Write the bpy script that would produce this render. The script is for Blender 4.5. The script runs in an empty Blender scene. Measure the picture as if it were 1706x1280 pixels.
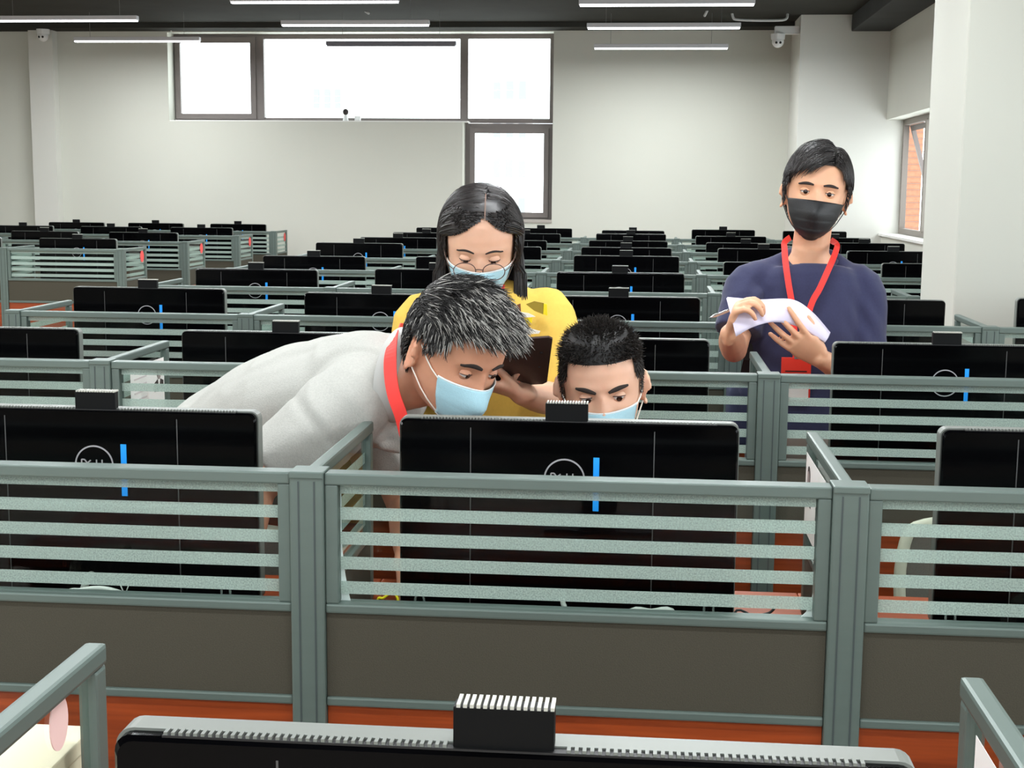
import bpy, bmesh, math, random
from mathutils import Vector, Matrix, noise
import numpy as np
V = Vector; R = math.radians; PI = math.pi
random.seed(7)
SC = bpy.context.scene; COL = SC.collection

# ------------------------------------------------------------------ camera
CAM = V((0, 0, 1.545)); FPX = 2315.2; YAW = .0917; PIT = .1407; ROL = .0084
_F = V((-math.sin(YAW)*math.cos(PIT), math.cos(YAW)*math.cos(PIT), -math.sin(PIT)))
_R = V((math.cos(YAW), math.sin(YAW), 0)); _U = _R.cross(_F)
CR = _R*math.cos(ROL) + _U*math.sin(ROL); CU = _U*math.cos(ROL) - _R*math.sin(ROL)
cd = bpy.data.cameras.new('camera'); cam = bpy.data.objects.new('camera', cd); COL.objects.link(cam)
cd.sensor_width = 36; cd.lens = FPX/1706*36; cd.clip_start = .05; cd.clip_end = 400
m = Matrix((CR, CU, -_F)).transposed().to_4x4(); m.translation = CAM; cam.matrix_world = m
SC.camera = cam
def at(px, py, Y):
    d = _F*FPX + CR*(px-853) - CU*(py-640)
    return CAM + d*((Y-CAM.y)/d.y)

# ------------------------------------------------------------------ world and exposure
w = bpy.data.worlds.new('sky'); SC.world = w; w.use_nodes = True
bg = w.node_tree.nodes['Background']; bg.inputs[0].default_value = (.90, .96, 1, 1); bg.inputs[1].default_value = 5.0
vs = SC.view_settings; vs.view_transform = 'Standard'; vs.look = 'None'; vs.exposure = 0.02; vs.gamma = 1; vs.use_curve_mapping = False
LED_WATTS = 30
def portal(name, loc, rot, sx, sy):
    l = bpy.data.lights.new(name, 'AREA'); l.shape = 'RECTANGLE'; l.size = sx; l.size_y = sy
    l.cycles.is_portal = True
    o = bpy.data.objects.new(name, l); COL.objects.link(o); o.location = loc; o.rotation_euler = rot

# ------------------------------------------------------------------ materials
MT = {}
def srgb(r, g, b):
    f = lambda c: (c/255/12.92) if c/255 <= .04045 else ((c/255+.055)/1.055)**2.4
    return (f(r), f(g), f(b), 1)
def mat(name, rgb, rough=.6, metal=0., spec=.5, ns=0, namt=0., bump=0., bs=200, stretch=None, sss=0., sheen=0., ior=None, coat=0.):
    if name in MT: return MT[name]
    m = bpy.data.materials.new(name); m.use_nodes = True; nt = m.node_tree; N = nt.nodes; L = nt.links
    p = N['Principled BSDF']; c = srgb(*rgb)
    p.inputs['Base Color'].default_value = c; p.inputs['Roughness'].default_value = rough
    p.inputs['Metallic'].default_value = metal; p.inputs['Specular IOR Level'].default_value = spec
    if ior: p.inputs['IOR'].default_value = ior
    if sss: p.inputs['Subsurface Weight'].default_value = sss; p.inputs['Subsurface Radius'].default_value = (.012, .005, .003); p.inputs['Subsurface Scale'].default_value = 1
    if sheen: p.inputs['Sheen Weight'].default_value = sheen
    if coat: p.inputs['Coat Weight'].default_value = coat
    if ns or bump:
        tc = N.new('ShaderNodeTexCoord'); mp = N.new('ShaderNodeMapping'); L.new(tc.outputs['Object'], mp.inputs[0])
        if stretch: mp.inputs['Scale'].default_value = stretch
    if ns:
        n = N.new('ShaderNodeTexNoise'); n.inputs['Scale'].default_value = ns; n.inputs['Detail'].default_value = 5; L.new(mp.outputs[0], n.inputs[0])
        mr = N.new('ShaderNodeMapRange'); mr.inputs[1].default_value = .3; mr.inputs[2].default_value = .7
        mr.inputs[3].default_value = 1-namt; mr.inputs[4].default_value = 1+namt; L.new(n.outputs[0], mr.inputs[0])
        mx = N.new('ShaderNodeVectorMath'); mx.operation = 'SCALE'; mx.inputs[0].default_value = c[:3]; L.new(mr.outputs[0], mx.inputs['Scale'])
        L.new(mx.outputs[0], p.inputs['Base Color'])
    if bump:
        n2 = N.new('ShaderNodeTexNoise'); n2.inputs['Scale'].default_value = bs; n2.inputs['Detail'].default_value = 3; L.new(mp.outputs[0], n2.inputs[0])
        b = N.new('ShaderNodeBump'); b.inputs['Strength'].default_value = bump; b.inputs['Distance'].default_value = .004
        L.new(n2.outputs[0], b.inputs['Height']); L.new(b.outputs[0], p.inputs['Normal'])
    MT[name] = m; return m
def glassmat(name, tint, gloss=.06, rough=.0, body=0., bodycol=(200, 215, 208), speck=0.):
    m = bpy.data.materials.new(name); m.use_nodes = True; nt = m.node_tree; N = nt.nodes; L = nt.links
    N.remove(N['Principled BSDF']); out = N['Material Output']
    t = N.new('ShaderNodeBsdfTransparent'); t.inputs[0].default_value = tint
    g = N.new('ShaderNodeBsdfGlossy'); g.inputs['Roughness'].default_value = rough
    fr = N.new('ShaderNodeFresnel'); fr.inputs[0].default_value = 1.30
    a = N.new('ShaderNodeMixShader'); gm = N.new('ShaderNodeNewGeometry'); iv = N.new('ShaderNodeMath'); iv.operation = 'SUBTRACT'; iv.inputs[0].default_value = 1; L.new(gm.outputs['Backfacing'], iv.inputs[1]); mu = N.new('ShaderNodeMath'); mu.operation = 'MULTIPLY'; L.new(fr.outputs[0], mu.inputs[0]); L.new(iv.outputs[0], mu.inputs[1]); L.new(mu.outputs[0], a.inputs[0]); L.new(t.outputs[0], a.inputs[1]); L.new(g.outputs[0], a.inputs[2]); res = a
    if body:
        df = N.new('ShaderNodeBsdfDiffuse'); df.inputs[0].default_value = srgb(*bodycol)
        tl = N.new('ShaderNodeBsdfTranslucent'); tl.inputs[0].default_value = srgb(*bodycol)
        b = N.new('ShaderNodeMixShader'); b.inputs[0].default_value = .5; L.new(df.outputs[0], b.inputs[1]); L.new(tl.outputs[0], b.inputs[2])
        c = N.new('ShaderNodeMixShader'); c.inputs[0].default_value = body
        if speck:
            tc = N.new('ShaderNodeTexCoord'); n = N.new('ShaderNodeTexNoise'); n.inputs['Scale'].default_value = 420; n.inputs['Detail'].default_value = 2
            L.new(tc.outputs['Object'], n.inputs[0]); mr = N.new('ShaderNodeMapRange'); mr.inputs[1].default_value = .35; mr.inputs[2].default_value = .65
            mr.inputs[3].default_value = body-speck; mr.inputs[4].default_value = body+speck; L.new(n.outputs[0], mr.inputs[0]); L.new(mr.outputs[0], c.inputs[0])
        L.new(a.outputs[0], c.inputs[1]); L.new(b.outputs[0], c.inputs[2]); res = c
    L.new(res.outputs[0], out.inputs[0]); MT[name] = m; return m
def emit(name, rgb, s):
    m = bpy.data.materials.new(name); m.use_nodes = True; p = m.node_tree.nodes['Principled BSDF']
    p.inputs['Base Color'].default_value = (.9, .9, .9, 1); p.inputs['Emission Color'].default_value = (*rgb, 1); p.inputs['Emission Strength'].default_value = s
    MT[name] = m; return m
def woodmat(name, c1, c2):
    m = bpy.data.materials.new(name); m.use_nodes = True; nt = m.node_tree; N = nt.nodes; L = nt.links; p = N['Principled BSDF']
    tc = N.new('ShaderNodeTexCoord'); mp = N.new('ShaderNodeMapping'); mp.inputs['Scale'].default_value = (1.5, 14, 28); L.new(tc.outputs['Object'], mp.inputs[0])
    n = N.new('ShaderNodeTexNoise'); n.inputs['Scale'].default_value = 2.2; n.inputs['Detail'].default_value = 6; n.inputs['Distortion'].default_value = .6; L.new(mp.outputs[0], n.inputs[0])
    r = N.new('ShaderNodeValToRGB'); r.color_ramp.elements[0].position = .3; r.color_ramp.elements[1].position = .7
    r.color_ramp.elements[0].color = srgb(*c1); r.color_ramp.elements[1].color = srgb(*c2); L.new(n.outputs[0], r.inputs[0]); L.new(r.outputs[0], p.inputs['Base Color'])
    p.inputs['Roughness'].default_value = .4; MT[name] = m; return m
def hairmat(name, c1, c2, rough=.38):
    m = bpy.data.materials.new(name); m.use_nodes = True; nt = m.node_tree; N = nt.nodes; L = nt.links; p = N['Principled BSDF']
    g = N.new('ShaderNodeNewGeometry'); at_ = N.new('ShaderNodeAttribute'); at_.attribute_name = 'grey'
    r = N.new('ShaderNodeMath'); r.operation = 'LESS_THAN' if 'grey' in name else 'MULTIPLY'; L.new(g.outputs['Random Per Island'], r.inputs[0]); L.new(at_.outputs['Fac'], r.inputs[1])
    mx = N.new('ShaderNodeMix'); mx.data_type = 'RGBA'; mx.inputs[6].default_value = srgb(*c1); mx.inputs[7].default_value = srgb(*c2)
    L.new(r.outputs[0], mx.inputs[0]); L.new(mx.outputs[2], p.inputs['Base Color']); p.inputs['Roughness'].default_value = rough; p.inputs['Specular IOR Level'].default_value = .5
    MT[name] = m; return m
mat('wall_paint', (208, 209, 198), .75, ns=1.2, namt=.015)
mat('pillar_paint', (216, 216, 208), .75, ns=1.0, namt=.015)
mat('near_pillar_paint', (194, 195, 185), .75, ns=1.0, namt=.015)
mat('ceiling_paint', (62, 62, 58), .95, spec=.05, ns=3, namt=.08)
mat('beam_paint', (74, 76, 76), .95, spec=.1, ns=3, namt=.06)
mat('floor_tile', (176, 160, 144), .3, ns=2, namt=.06)
mat('window_frame', (116, 108, 104), .45)
mat('window_frame_mid', (128, 120, 112), .5)
mat('window_frame_light', (176, 168, 160), .5)
mat('sill_white', (235, 235, 230), .5)
mat('rail', (96, 110, 104), .42, metal=.25, ns=6, namt=.03, stretch=(1, 1, 8))
mat('rail_groove', (62, 72, 72), .5)
mat('fabric', (72, 69, 59), .95, spec=.2, ns=500, namt=.10, bump=.2, bs=600)
mat('shell_black', (3, 3, 4), .12, spec=.09, ns=5, namt=.3)
mat('seam', (70, 70, 70), .4)
mat('bezel_grey', (116, 120, 114), .45, metal=.2)
mat('vent_dark', (14, 14, 15), .5)
mat('camera_black', (5, 6, 7), .5, spec=.15)
mat('comb_white', (178, 178, 168), .4)
mat('logo_grey', (170, 168, 172), .35, metal=.3)
mat('blue_sticker', (10, 150, 245), .5)
mat('stand_black', (16, 16, 18), .35)
mat('cable_white', (205, 208, 200), .45)
mat('cable_black', (20, 20, 22), .5)
mat('paper', (214, 206, 226), .8, ns=30, namt=.03)
mat('card', (238, 236, 232), .7)
mat('film', (244, 246, 246), .5)
mat('cream', (224, 214, 186), .7)
mat('print_dark', (46, 36, 34), .7)
mat('print_grey', (150, 138, 134), .7)
mat('print_pale', (214, 204, 204), .7)
mat('red_sticker', (228, 78, 74), .6)
mat('pink_sticker', (236, 200, 194), .6)
mat('chair_frame', (178, 180, 160), .5)
mat('chair_mesh', (84, 82, 74), .8, ns=400, namt=.15)
mat('chair_black', (22, 22, 24), .6)
mat('blue_cloth', (34, 46, 120), .8, sheen=.2)
mat('navy_cloth_chair', (36, 40, 70), .8)
mat('led_housing', (205, 205, 208), .4)
mat('wire', (120, 120, 120), .4)
mat('conduit', (196, 198, 196), .5)
mat('cctv_white', (225, 226, 224), .35)
mat('lens_black', (8, 8, 10), .1)
mat('facade', (214, 210, 205), .8)
mat('facade_window', (120, 124, 127), .3)
mat('mortar', (120, 100, 88), .9)
mat('brick', (150, 98, 74), .85, ns=20, namt=.15)
glassmat('clear_glass', (.93, .96, .95, 1))
glassmat('window_glass', (.97, .99, .98, 1))
glassmat('frost', (.9, .95, .93, 1), body=.62, bodycol=(196, 212, 204), speck=.14)
glassmat('clear_plastic', (.85, .88, .87, 1), body=.25)
glassmat('lens_glass', (.95, .95, .95, 1))
emit('led_diffuser', (.93, .97, 1), 6)
woodmat('cherry_wood', (116, 44, 12), (158, 68, 24))
# people
mat('skin_light', (226, 178, 150), .5, sss=.15, ns=40, namt=.03, bump=.05, bs=600)
mat('skin_tan', (206, 148, 118), .5, sss=.15, ns=40, namt=.04, bump=.06, bs=600)
mat('skin_warm', (222, 168, 134), .5, sss=.15, ns=40, namt=.03, bump=.05, bs=600)
mat('scalp', (120, 96, 84), .7)
mat('lid_line', (70, 42, 34), .6)
mat('brow', (44, 34, 30), .8)
mat('eye_white', (226, 220, 214), .25)
mat('iris', (34, 20, 14), .12)
mat('mask_blue', (168, 208, 220), .8, ns=300, namt=.03, bump=.15, bs=500)
mat('mask_white', (228, 238, 240), .8)
mat('mask_black', (26, 27, 29), .55, ns=200, namt=.15, bump=.2, bs=500)
mat('loop_white', (236, 232, 222), .7)
mat('polo', (176, 176, 170), .92, ns=260, namt=.06, bump=.25, bs=400, spec=.2)
mat('polo_collar', (186, 186, 182), .9, spec=.2)
mat('navy', (54, 56, 84), .9, ns=200, namt=.06, spec=.2, sheen=.15)
mat('yellow', (214, 178, 84), .9, ns=150, namt=.03, spec=.2)
mat('print_yellow', (240, 216, 20), .7); mat('print_olive', (150, 128, 30), .7); mat('print_white', (238, 234, 220), .7); mat('print_brown', (120, 70, 30), .7)
mat('black_shirt', (26, 27, 32), .9, spec=.2)
mat('red_ribbon', (232, 52, 44), .6)
mat('badge_red', (214, 48, 30), .45)
mat('clipboard_brown', (70, 54, 50), .35)
mat('hole', (22, 14, 14), .6)
mat('denim', (52, 56, 70), .9); mat('grey_trousers', (150, 140, 132), .9)
mat('shoe', (30, 28, 28), .5); mat('sole', (190, 188, 184), .6)
mat('metal', (190, 192, 196), .25, metal=.9)
mat('glasses_metal', (104, 84, 78), .3, metal=.7)
hairmat('hair_black', (18, 16, 16), (44, 38, 36))
hairmat('hair_short', (16, 14, 13), (46, 38, 32), .55)
hairmat('hair_grey', (24, 22, 21), (164, 162, 156), .5)

# ------------------------------------------------------------------ mesh helpers
def mesh_of(bm, name, smooth=False):
    me = bpy.data.meshes.new(name); bmesh.ops.recalc_face_normals(bm, faces=bm.faces); bm.to_mesh(me); bm.free()
    if smooth:
        for p in me.polygons: p.use_smooth = True
    return me
def link(name, data, parent=None, loc=None):
    o = bpy.data.objects.new(name, data); COL.objects.link(o)
    if parent: o.parent = parent
    if loc is not None: o.location = loc
    return o
def mesh_obj(name, bm, material, parent=None, loc=None, smooth=False):
    me = mesh_of(bm, name, smooth); me.materials.append(MT[material]); return link(name, me, parent, loc)
def tag(o, label=None, cat=None, group=None, kind=None):
    if label: o['label'] = label
    if cat: o['category'] = cat
    if group: o['group'] = group
    if kind: o['kind'] = kind
    return o
def empty(name, loc=(0, 0, 0), rz=0):
    o = bpy.data.objects.new(name, None); COL.objects.link(o); o.location = loc; o.rotation_euler = (0, 0, rz); o.empty_display_size = .1; return o
def box(bm, x0, x1, y0, y1, z0, z1, bev=0, mi=0):
    vs_ = [bm.verts.new(p) for p in ((x0, y0, z0), (x1, y0, z0), (x1, y1, z0), (x0, y1, z0), (x0, y0, z1), (x1, y0, z1), (x1, y1, z1), (x0, y1, z1))]
    fs = [bm.faces.new([vs_[i] for i in f]) for f in ((3, 2, 1, 0), (4, 5, 6, 7), (0, 1, 5, 4), (1, 2, 6, 5), (2, 3, 7, 6), (3, 0, 4, 7))]
    for f in fs: f.material_index = mi
    if bev:
        es = list({e for f in fs for e in f.edges}); bmesh.ops.bevel(bm, geom=es, offset=bev, segments=2, affect='EDGES', profile=.6)
def B(*a, **k):
    bm = bmesh.new(); box(bm, *a, **k); return bm
def quad(bm, pts):
    return bm.faces.new([bm.verts.new(p) for p in pts])
def tube(bm, pts, radii, seg=12, side=None, rnd=True, sub=1, flat=1.0):
    """closed tube along pts; radii floats or (r_side, r_other) pairs; side fixes the direction of r_side"""
    pts = [V(p) for p in pts]; rr = [(r, r*flat) if isinstance(r, (int, float)) else r for r in radii]
    if sub > 1:
        P, Q = [], []
        for i in range(len(pts)-1):
            p0 = pts[max(i-1, 0)]; p1 = pts[i]; p2 = pts[i+1]; p3 = pts[min(i+2, len(pts)-1)]
            for k in range(sub):
                t = k/sub; t2 = t*t; t3 = t2*t
                P.append(.5*((2*p1)+(p2-p0)*t+(2*p0-5*p1+4*p2-p3)*t2+(3*p1-p0-3*p2+p3)*t3))
                s = t*t*(3-2*t); Q.append((rr[i][0]*(1-s)+rr[i+1][0]*s, rr[i][1]*(1-s)+rr[i+1][1]*s))
        P.append(pts[-1]); Q.append(rr[-1]); pts, rr = P, Q
    tang = [(pts[min(i+1, len(pts)-1)]-pts[max(i-1, 0)]).normalized() for i in range(len(pts))]
    if rnd:
        for end in (0, 1):
            i = -1 if end else 0; t = tang[i]*(1 if end else -1); r = rr[i]; mr = min(r)
            ex = [(pts[i]+t*mr*math.sin(a), (r[0]*math.cos(a), r[1]*math.cos(a)), tang[i]) for a in (R(30), R(58), R(80))]
            if end:
                for e in ex: pts.append(e[0]); rr.append(e[1]); tang.append(e[2])
            else:
                for e in ex: pts.insert(0, e[0]); rr.insert(0, e[1]); tang.insert(0, e[2])
    u = None; rings = []
    for p, r, t in zip(pts, rr, tang):
        if side is not None: u = V(side)
        if u is None: u = t.orthogonal()
        u = (u - t*u.dot(t)).normalized(); v = t.cross(u)
        rings.append([bm.verts.new(p+u*r[0]*math.cos(2*PI*k/seg)+v*r[1]*math.sin(2*PI*k/seg)) for k in range(seg)])
    for a, b in zip(rings, rings[1:]):
        for k in range(seg): bm.faces.new((a[k], a[(k+1) % seg], b[(k+1) % seg], b[k]))
    bm.faces.new(rings[0][::-1]); bm.faces.new(rings[-1])
def ell(bm, c, r, M=None, seg=16, rings=10):
    c = V(c); vs_ = []
    tr = (lambda p: c + (M @ p if M else p))
    top = bm.verts.new(tr(V((0, 0, r[2])))); bot = bm.verts.new(tr(V((0, 0, -r[2]))))
    for i in range(1, rings):
        a = PI*i/rings
        vs_.append([bm.verts.new(tr(V((r[0]*math.sin(a)*math.cos(2*PI*k/seg), r[1]*math.sin(a)*math.sin(2*PI*k/seg), r[2]*math.cos(a))))) for k in range(seg)])
    for a, b in zip(vs_, vs_[1:]):
        for k in range(seg): bm.faces.new((a[k], b[k], b[(k+1) % seg], a[(k+1) % seg]))
    for k in range(seg): bm.faces.new((top, vs_[0][k], vs_[0][(k+1) % seg])); bm.faces.new((bot, vs_[-1][(k+1) % seg], vs_[-1][k]))
def ribbon(bm, pts, width, normal, thick=.0015):
    """thin band with thickness, along pts, facing normal"""
    pts = [V(p) for p in pts]; n = V(normal).normalized(); prev = None
    for i, p in enumerate(pts):
        t = (pts[min(i+1, len(pts)-1)]-pts[max(i-1, 0)]).normalized(); s = t.cross(n).normalized()*width/2; nn = s.cross(t).normalized()*thick
        cur = [bm.verts.new(q) for q in (p-s, p+s, p+s+nn, p-s+nn)]
        if prev:
            for k in range(4): bm.faces.new((prev[k], prev[(k+1) % 4], cur[(k+1) % 4], cur[k]))
        else: bm.faces.new(cur[::-1])
        prev = cur
    bm.faces.new(prev)
def spline(pts, n):
    pts = [V(p) for p in pts]; out = []
    for i in range(len(pts)-1):
        p0 = pts[max(i-1, 0)]; p1 = pts[i]; p2 = pts[i+1]; p3 = pts[min(i+2, len(pts)-1)]
        for k in range(n):
            t = k/n; out.append(.5*((2*p1)+(p2-p0)*t+(2*p0-5*p1+4*p2-p3)*t*t+(3*p1-p0-3*p2+p3)*t**3))
    return out+[pts[-1]]
def copy_tree(o, parent=None):
    c = o.copy(); COL.objects.link(c)
    if parent: c.parent = parent
    for ch in KIDS.get(o.name, []): copy_tree(ch, c)
    return c
KIDS = {}
def struct(name, bm, material, smooth=False):
    o = mesh_obj(name, bm, material, smooth=smooth); o['kind'] = 'structure'; return o

# ------------------------------------------------------------------ room shell
XW = 2.36; CZ = 3.125; WY = 14.0; RX = 2.21; LX = -9.0; BY = -5.0
struct('floor', B(LX-.2, RX+.4, BY-.2, WY+.3, -.1, 0), 'floor_tile')
struct('ceiling', B(LX-.2, RX+.4, BY-.2, WY+.3, CZ, CZ+.15), 'ceiling_paint')
# back wall with the L-shaped window opening (upper strip plus the lower right bay)
wx0 = at(280, 120, WY).x; wx1 = at(771, 250, WY).x; wx2 = at(921, 200, WY).x
wz0 = at(600, 203, WY).z; wz1 = at(850, 371, WY).z; wz2 = CZ-.06
bm = bmesh.new(); T = .30
box(bm, LX, wx0, WY, WY+T, 0, CZ); box(bm, wx0, wx1, WY, WY+T, 0, wz0); box(bm, wx1, wx2, WY, WY+T, 0, wz1)
box(bm, wx2, XW+.06, WY, WY+T, 0, CZ); box(bm, wx0, wx2, WY, WY+T, wz2, CZ)
struct('wall_back', bm, 'wall_paint')
struct('wall_left', B(LX-.2, LX, BY, WY, 0, .9), 'wall_paint')
bm = bmesh.new(); box(bm, LX-.2, LX, BY, WY, 2.6, CZ)
box(bm, LX-.2, LX, BY, WY, .9, 2.6)
struct('wall_left', bm, 'wall_paint')
bm = bmesh.new(); box(bm, LX, RX, BY-.2, BY, 0, 1.25); box(bm, LX, RX, BY-.2, BY, 2.8, CZ); box(bm, LX, -6, BY-.2, BY, 1.25, 2.8); box(bm, 1.6, RX, BY-.2, BY, 1.25, 2.8)
struct('wall_front', bm, 'wall_paint')
# right wall: upper part flush, glazed band set back
RZ0, RZ1 = 1.13, 2.185; BYB = 13.2; XW = 2.36
bm = bmesh.new(); box(bm, RX, RX+.4, BY, BYB, RZ1, CZ); box(bm, RX, RX+.4, BY, BYB, 0, RZ0)
box(bm, RX, RX+.4, 4.6, 5.9, RZ0, RZ1); box(bm, RX, RX+.4, BY, BY+.6, RZ0, RZ1)
struct('wall_right', bm, 'wall_paint')
struct('trim_1', B(RX-.03, XW+.02, 5.95, BYB-.002, RZ0, RZ0+.02), 'sill_white')
# bump-out column in the far right corner and the pilaster on the left of the back wall
struct('wall_back_column', B(1.405, XW+.06, BYB, WY-.002, 0, CZ-.001), 'pillar_paint')
px0 = at(52, 200, WY-.12).x; px1 = at(92, 200, WY-.12).x
struct('wall_back_pilaster', B(px0, px1, WY-.12, WY-.001, 0, CZ-.001), 'pillar_paint')
# near pillar
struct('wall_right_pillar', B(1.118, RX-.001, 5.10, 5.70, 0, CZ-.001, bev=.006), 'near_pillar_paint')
# beams
bm = bmesh.new(); box(bm, 1.86, RX, BY, BYB-.002, CZ-.15, CZ-.001, bev=.01); struct('ceiling_beam', bm, 'beam_paint')
bm = bmesh.new(); box(bm, LX, 1.40, WY-.30, WY-.001, CZ-.05, CZ-.001); struct('ceiling_beam', bm, 'ceiling_paint')
for y in (2.0, 6.0, 10.2):
    bm = bmesh.new(); box(bm, LX, 1.85, y, y+.3, CZ-.10, CZ-.001); struct('ceiling_beam', bm, 'ceiling_paint')
# ceiling board joints are thin grooves over the far bay
# windows
WF = WY+.2
def frame_bm(x0, x1, z0, z1, t, d=.05, y=WF):
    bm = bmesh.new()
    box(bm, x0, x1, y, y+d, z1-t, z1); box(bm, x0, x1, y, y+d, z0, z0+t)
    box(bm, x0, x0+t, y, y+d, z0+t, z1-t); box(bm, x1-t, x1, y, y+d, z0+t, z1-t); return bm
w1 = empty('window_1', (0, 0, 0)); tag(w1, kind='structure')
ax = lambda px, py: at(px, py, WF).x; az = lambda px, py: at(px, py, WF).z
ztop = wz2-.001
o = mesh_obj('window_frame', frame_bm(wx0+.002, wx2-.002, wz0+.002, ztop, .045), 'window_frame', w1)
mesh_obj('mullion', B(ax(427, 120), ax(440, 120), WF-.01, WF+.05, wz0+.03, ztop-.02), 'window_frame', w1)
mesh_obj('mullion', B(ax(767, 120), ax(780, 120), WF-.01, WF+.05, wz0+.0, ztop-.02), 'window_frame', w1)
mesh_obj('casement_frame', frame_bm(ax(293, 120), ax(427, 120), wz0+.03, ztop-.03, .055, .04, WF-.03), 'window_frame', w1)
mesh_obj('pane', B(wx0+.03, wx2-.03, WF+.02, WF+.026, wz0+.03, ztop-.03), 'window_glass', w1)
w2 = empty('window_2', (0, 0, 0)); tag(w2, kind='structure')
mesh_obj('window_frame', frame_bm(wx1+.002, wx2-.002, wz1+.002, wz0-.002, .06), 'window_frame', w2)
mesh_obj('casement_frame', frame_bm(wx1+.05, wx2-.05, wz1+.05, wz0-.05, .05, .04, WF-.03), 'window_frame', w2)
mesh_obj('pane', B(wx1+.06, wx2-.06, WF+.02, WF+.026, wz1+.06, wz0-.06), 'window_glass', w2)
struct('trim_2', B(wx1+.001, wx2-.001, WY-.015, WF-.001, wz1+.001, wz1+.03), 'window_frame_light')
struct('trim_3', B(wx0+.001, wx1+.05, WY+.005, WF-.001, wz0+.0005, wz0+.012), 'sill_white')
# right window
def xframe(y0, y1, z0, z1, t, d=.05, x=XW):
    bm = bmesh.new()
    box(bm, x, x+d, y0, y1, z1-t, z1); box(bm, x, x+d, y0, y1, z0, z0+t); box(bm, x, x+d, y0, y0+t, z0+t, z1-t); box(bm, x, x+d, y1-t, y1, z0+t, z1-t); return bm
w3 = empty('window_3', (0, 0, 0)); tag(w3, kind='structure')
mesh_obj('window_frame', xframe(5.902, BYB-.003, RZ0+.022, RZ1-.002, .05), 'window_frame_mid', w3)
for y in (7.6, 9.6, 12.1): mesh_obj('mullion', B(XW-.005, XW+.05, y, y+.06, RZ0+.06, RZ1-.04), 'window_frame_mid', w3)
mesh_obj('pane', B(XW+.02, XW+.026, 5.94, 12.1, RZ0+.06, RZ1-.04), 'window_glass', w3)
cs = mesh_obj('casement', xframe(-.98, 0, -(RZ1-RZ0-.13), 0, .05, .035, 0), 'window_frame', w3, (XW+.05, BYB-.06, RZ1-.055)); cs.rotation_euler = (0, R(-16), 0)
w4 = empty('window_4', (0, 0, 0)); tag(w4, kind='structure')
mesh_obj('window_frame', xframe(BY+.602, 4.598, RZ0+.002, RZ1-.002, .05), 'window_frame_light', w4)
for y in (-2.6, -.8, 1., 2.8): mesh_obj('mullion', B(XW-.005, XW+.05, y, y+.06, RZ0+.05, RZ1-.04), 'window_frame_light', w4)
for i in ():
    y0 = BY+.6+4.6*i+(.0 if i else 0); wl = empty('window_%d' % (5+i), (0, 0, 0)); tag(wl, kind='structure')
    a = (BY+.6, .2, 4.8, 9.4)[i]; b = (-.4, 4.2, 8.8, 13.4)[i]
    bm = xframe(a+.002, b-.002, .902, 2.598, .06, .05, LX-.12); box(bm, LX-.12, LX-.07, (a+b)/2-.03, (a+b)/2+.03, .95, 2.55)
    mesh_obj('window_frame', bm, 'window_frame', wl)
    portal('daylight_opening', (LX-.15, (a+b)/2, 1.75), (0, R(-90), 0), 1.7, b-a)
portal('daylight_opening', ((wx0+wx2)/2, WY+.35, (wz0+wz2)/2), (R(-90), 0, 0), wx2-wx0, wz2-wz0)
portal('daylight_opening', ((wx1+wx2)/2, WY+.35, (wz1+wz0)/2), (R(-90), 0, 0), wx2-wx1, wz0-wz1)
portal('daylight_opening', (RX+.45, 9.5, (RZ0+RZ1)/2), (0, R(90), 0), RZ1-RZ0, 7.2)
portal('daylight_opening', (RX+.45, .1, (RZ0+RZ1)/2), (0, R(90), 0), RZ1-RZ0, 9.0)
# outside, seen faintly through the panes
def tower(px, py_top, wpx, D, label):
    p = at(px, py_top, D); hw = wpx/FPX*D/2; t = empty('apartment_tower', (p.x, D, 0)); tag(t, label, 'building')
    mesh_obj('wall', B(-hw, hw, 0, hw, -12, p.z), 'facade', t)
    wm = mesh_of(B(-hw*.16, hw*.16, -.15, .05, -.6, .6), 'window'); wm.materials.append(MT['facade_window'])
    n = 0; z = p.z-2
    while z > -6:
        for k in (-.6, 0, .6): link('window', wm, t, (hw*k, 0, z))
        z -= 2.6
wl = empty('window_5', (0, 0, 0)); tag(wl, kind='structure')  # unseen window behind the camera, added to light fronts of people and pillars
bm = frame_bm(-5.998, 1.598, 1.252, 2.798, .06, .05, BY-.13)
for x in (-4.1, -2.2, -.3): box(bm, x-.03, x+.03, BY-.13, BY-.08, 1.31, 2.74)
mesh_obj('window_frame', bm, 'window_frame', wl)
portal('daylight_opening', (-2.2, BY-.25, 2.02), (R(90), 0, 0), 7.6, 1.5)
tower(545, 112, 60, 90, 'pale apartment tower seen through the wide middle window pane')
tower(850, 100, 70, 95, 'pale apartment tower seen through the right-hand back window')
br = empty('brick_building', (4.0, 17.0, 0)); tag(br, 'brick building outside the open casement at the right', 'building')
mesh_obj('wall', B(-1.4, -.72, 0, .8, -6, 5), 'brick', br)
bm = bmesh.new()
for k in range(48): box(bm, -1.41, -.71, -.006, .0, .2+k*.075, .208+k*.075)
o = mesh_obj('mortar_course', bm, 'mortar', br); tag(o, kind='stuff')

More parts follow.
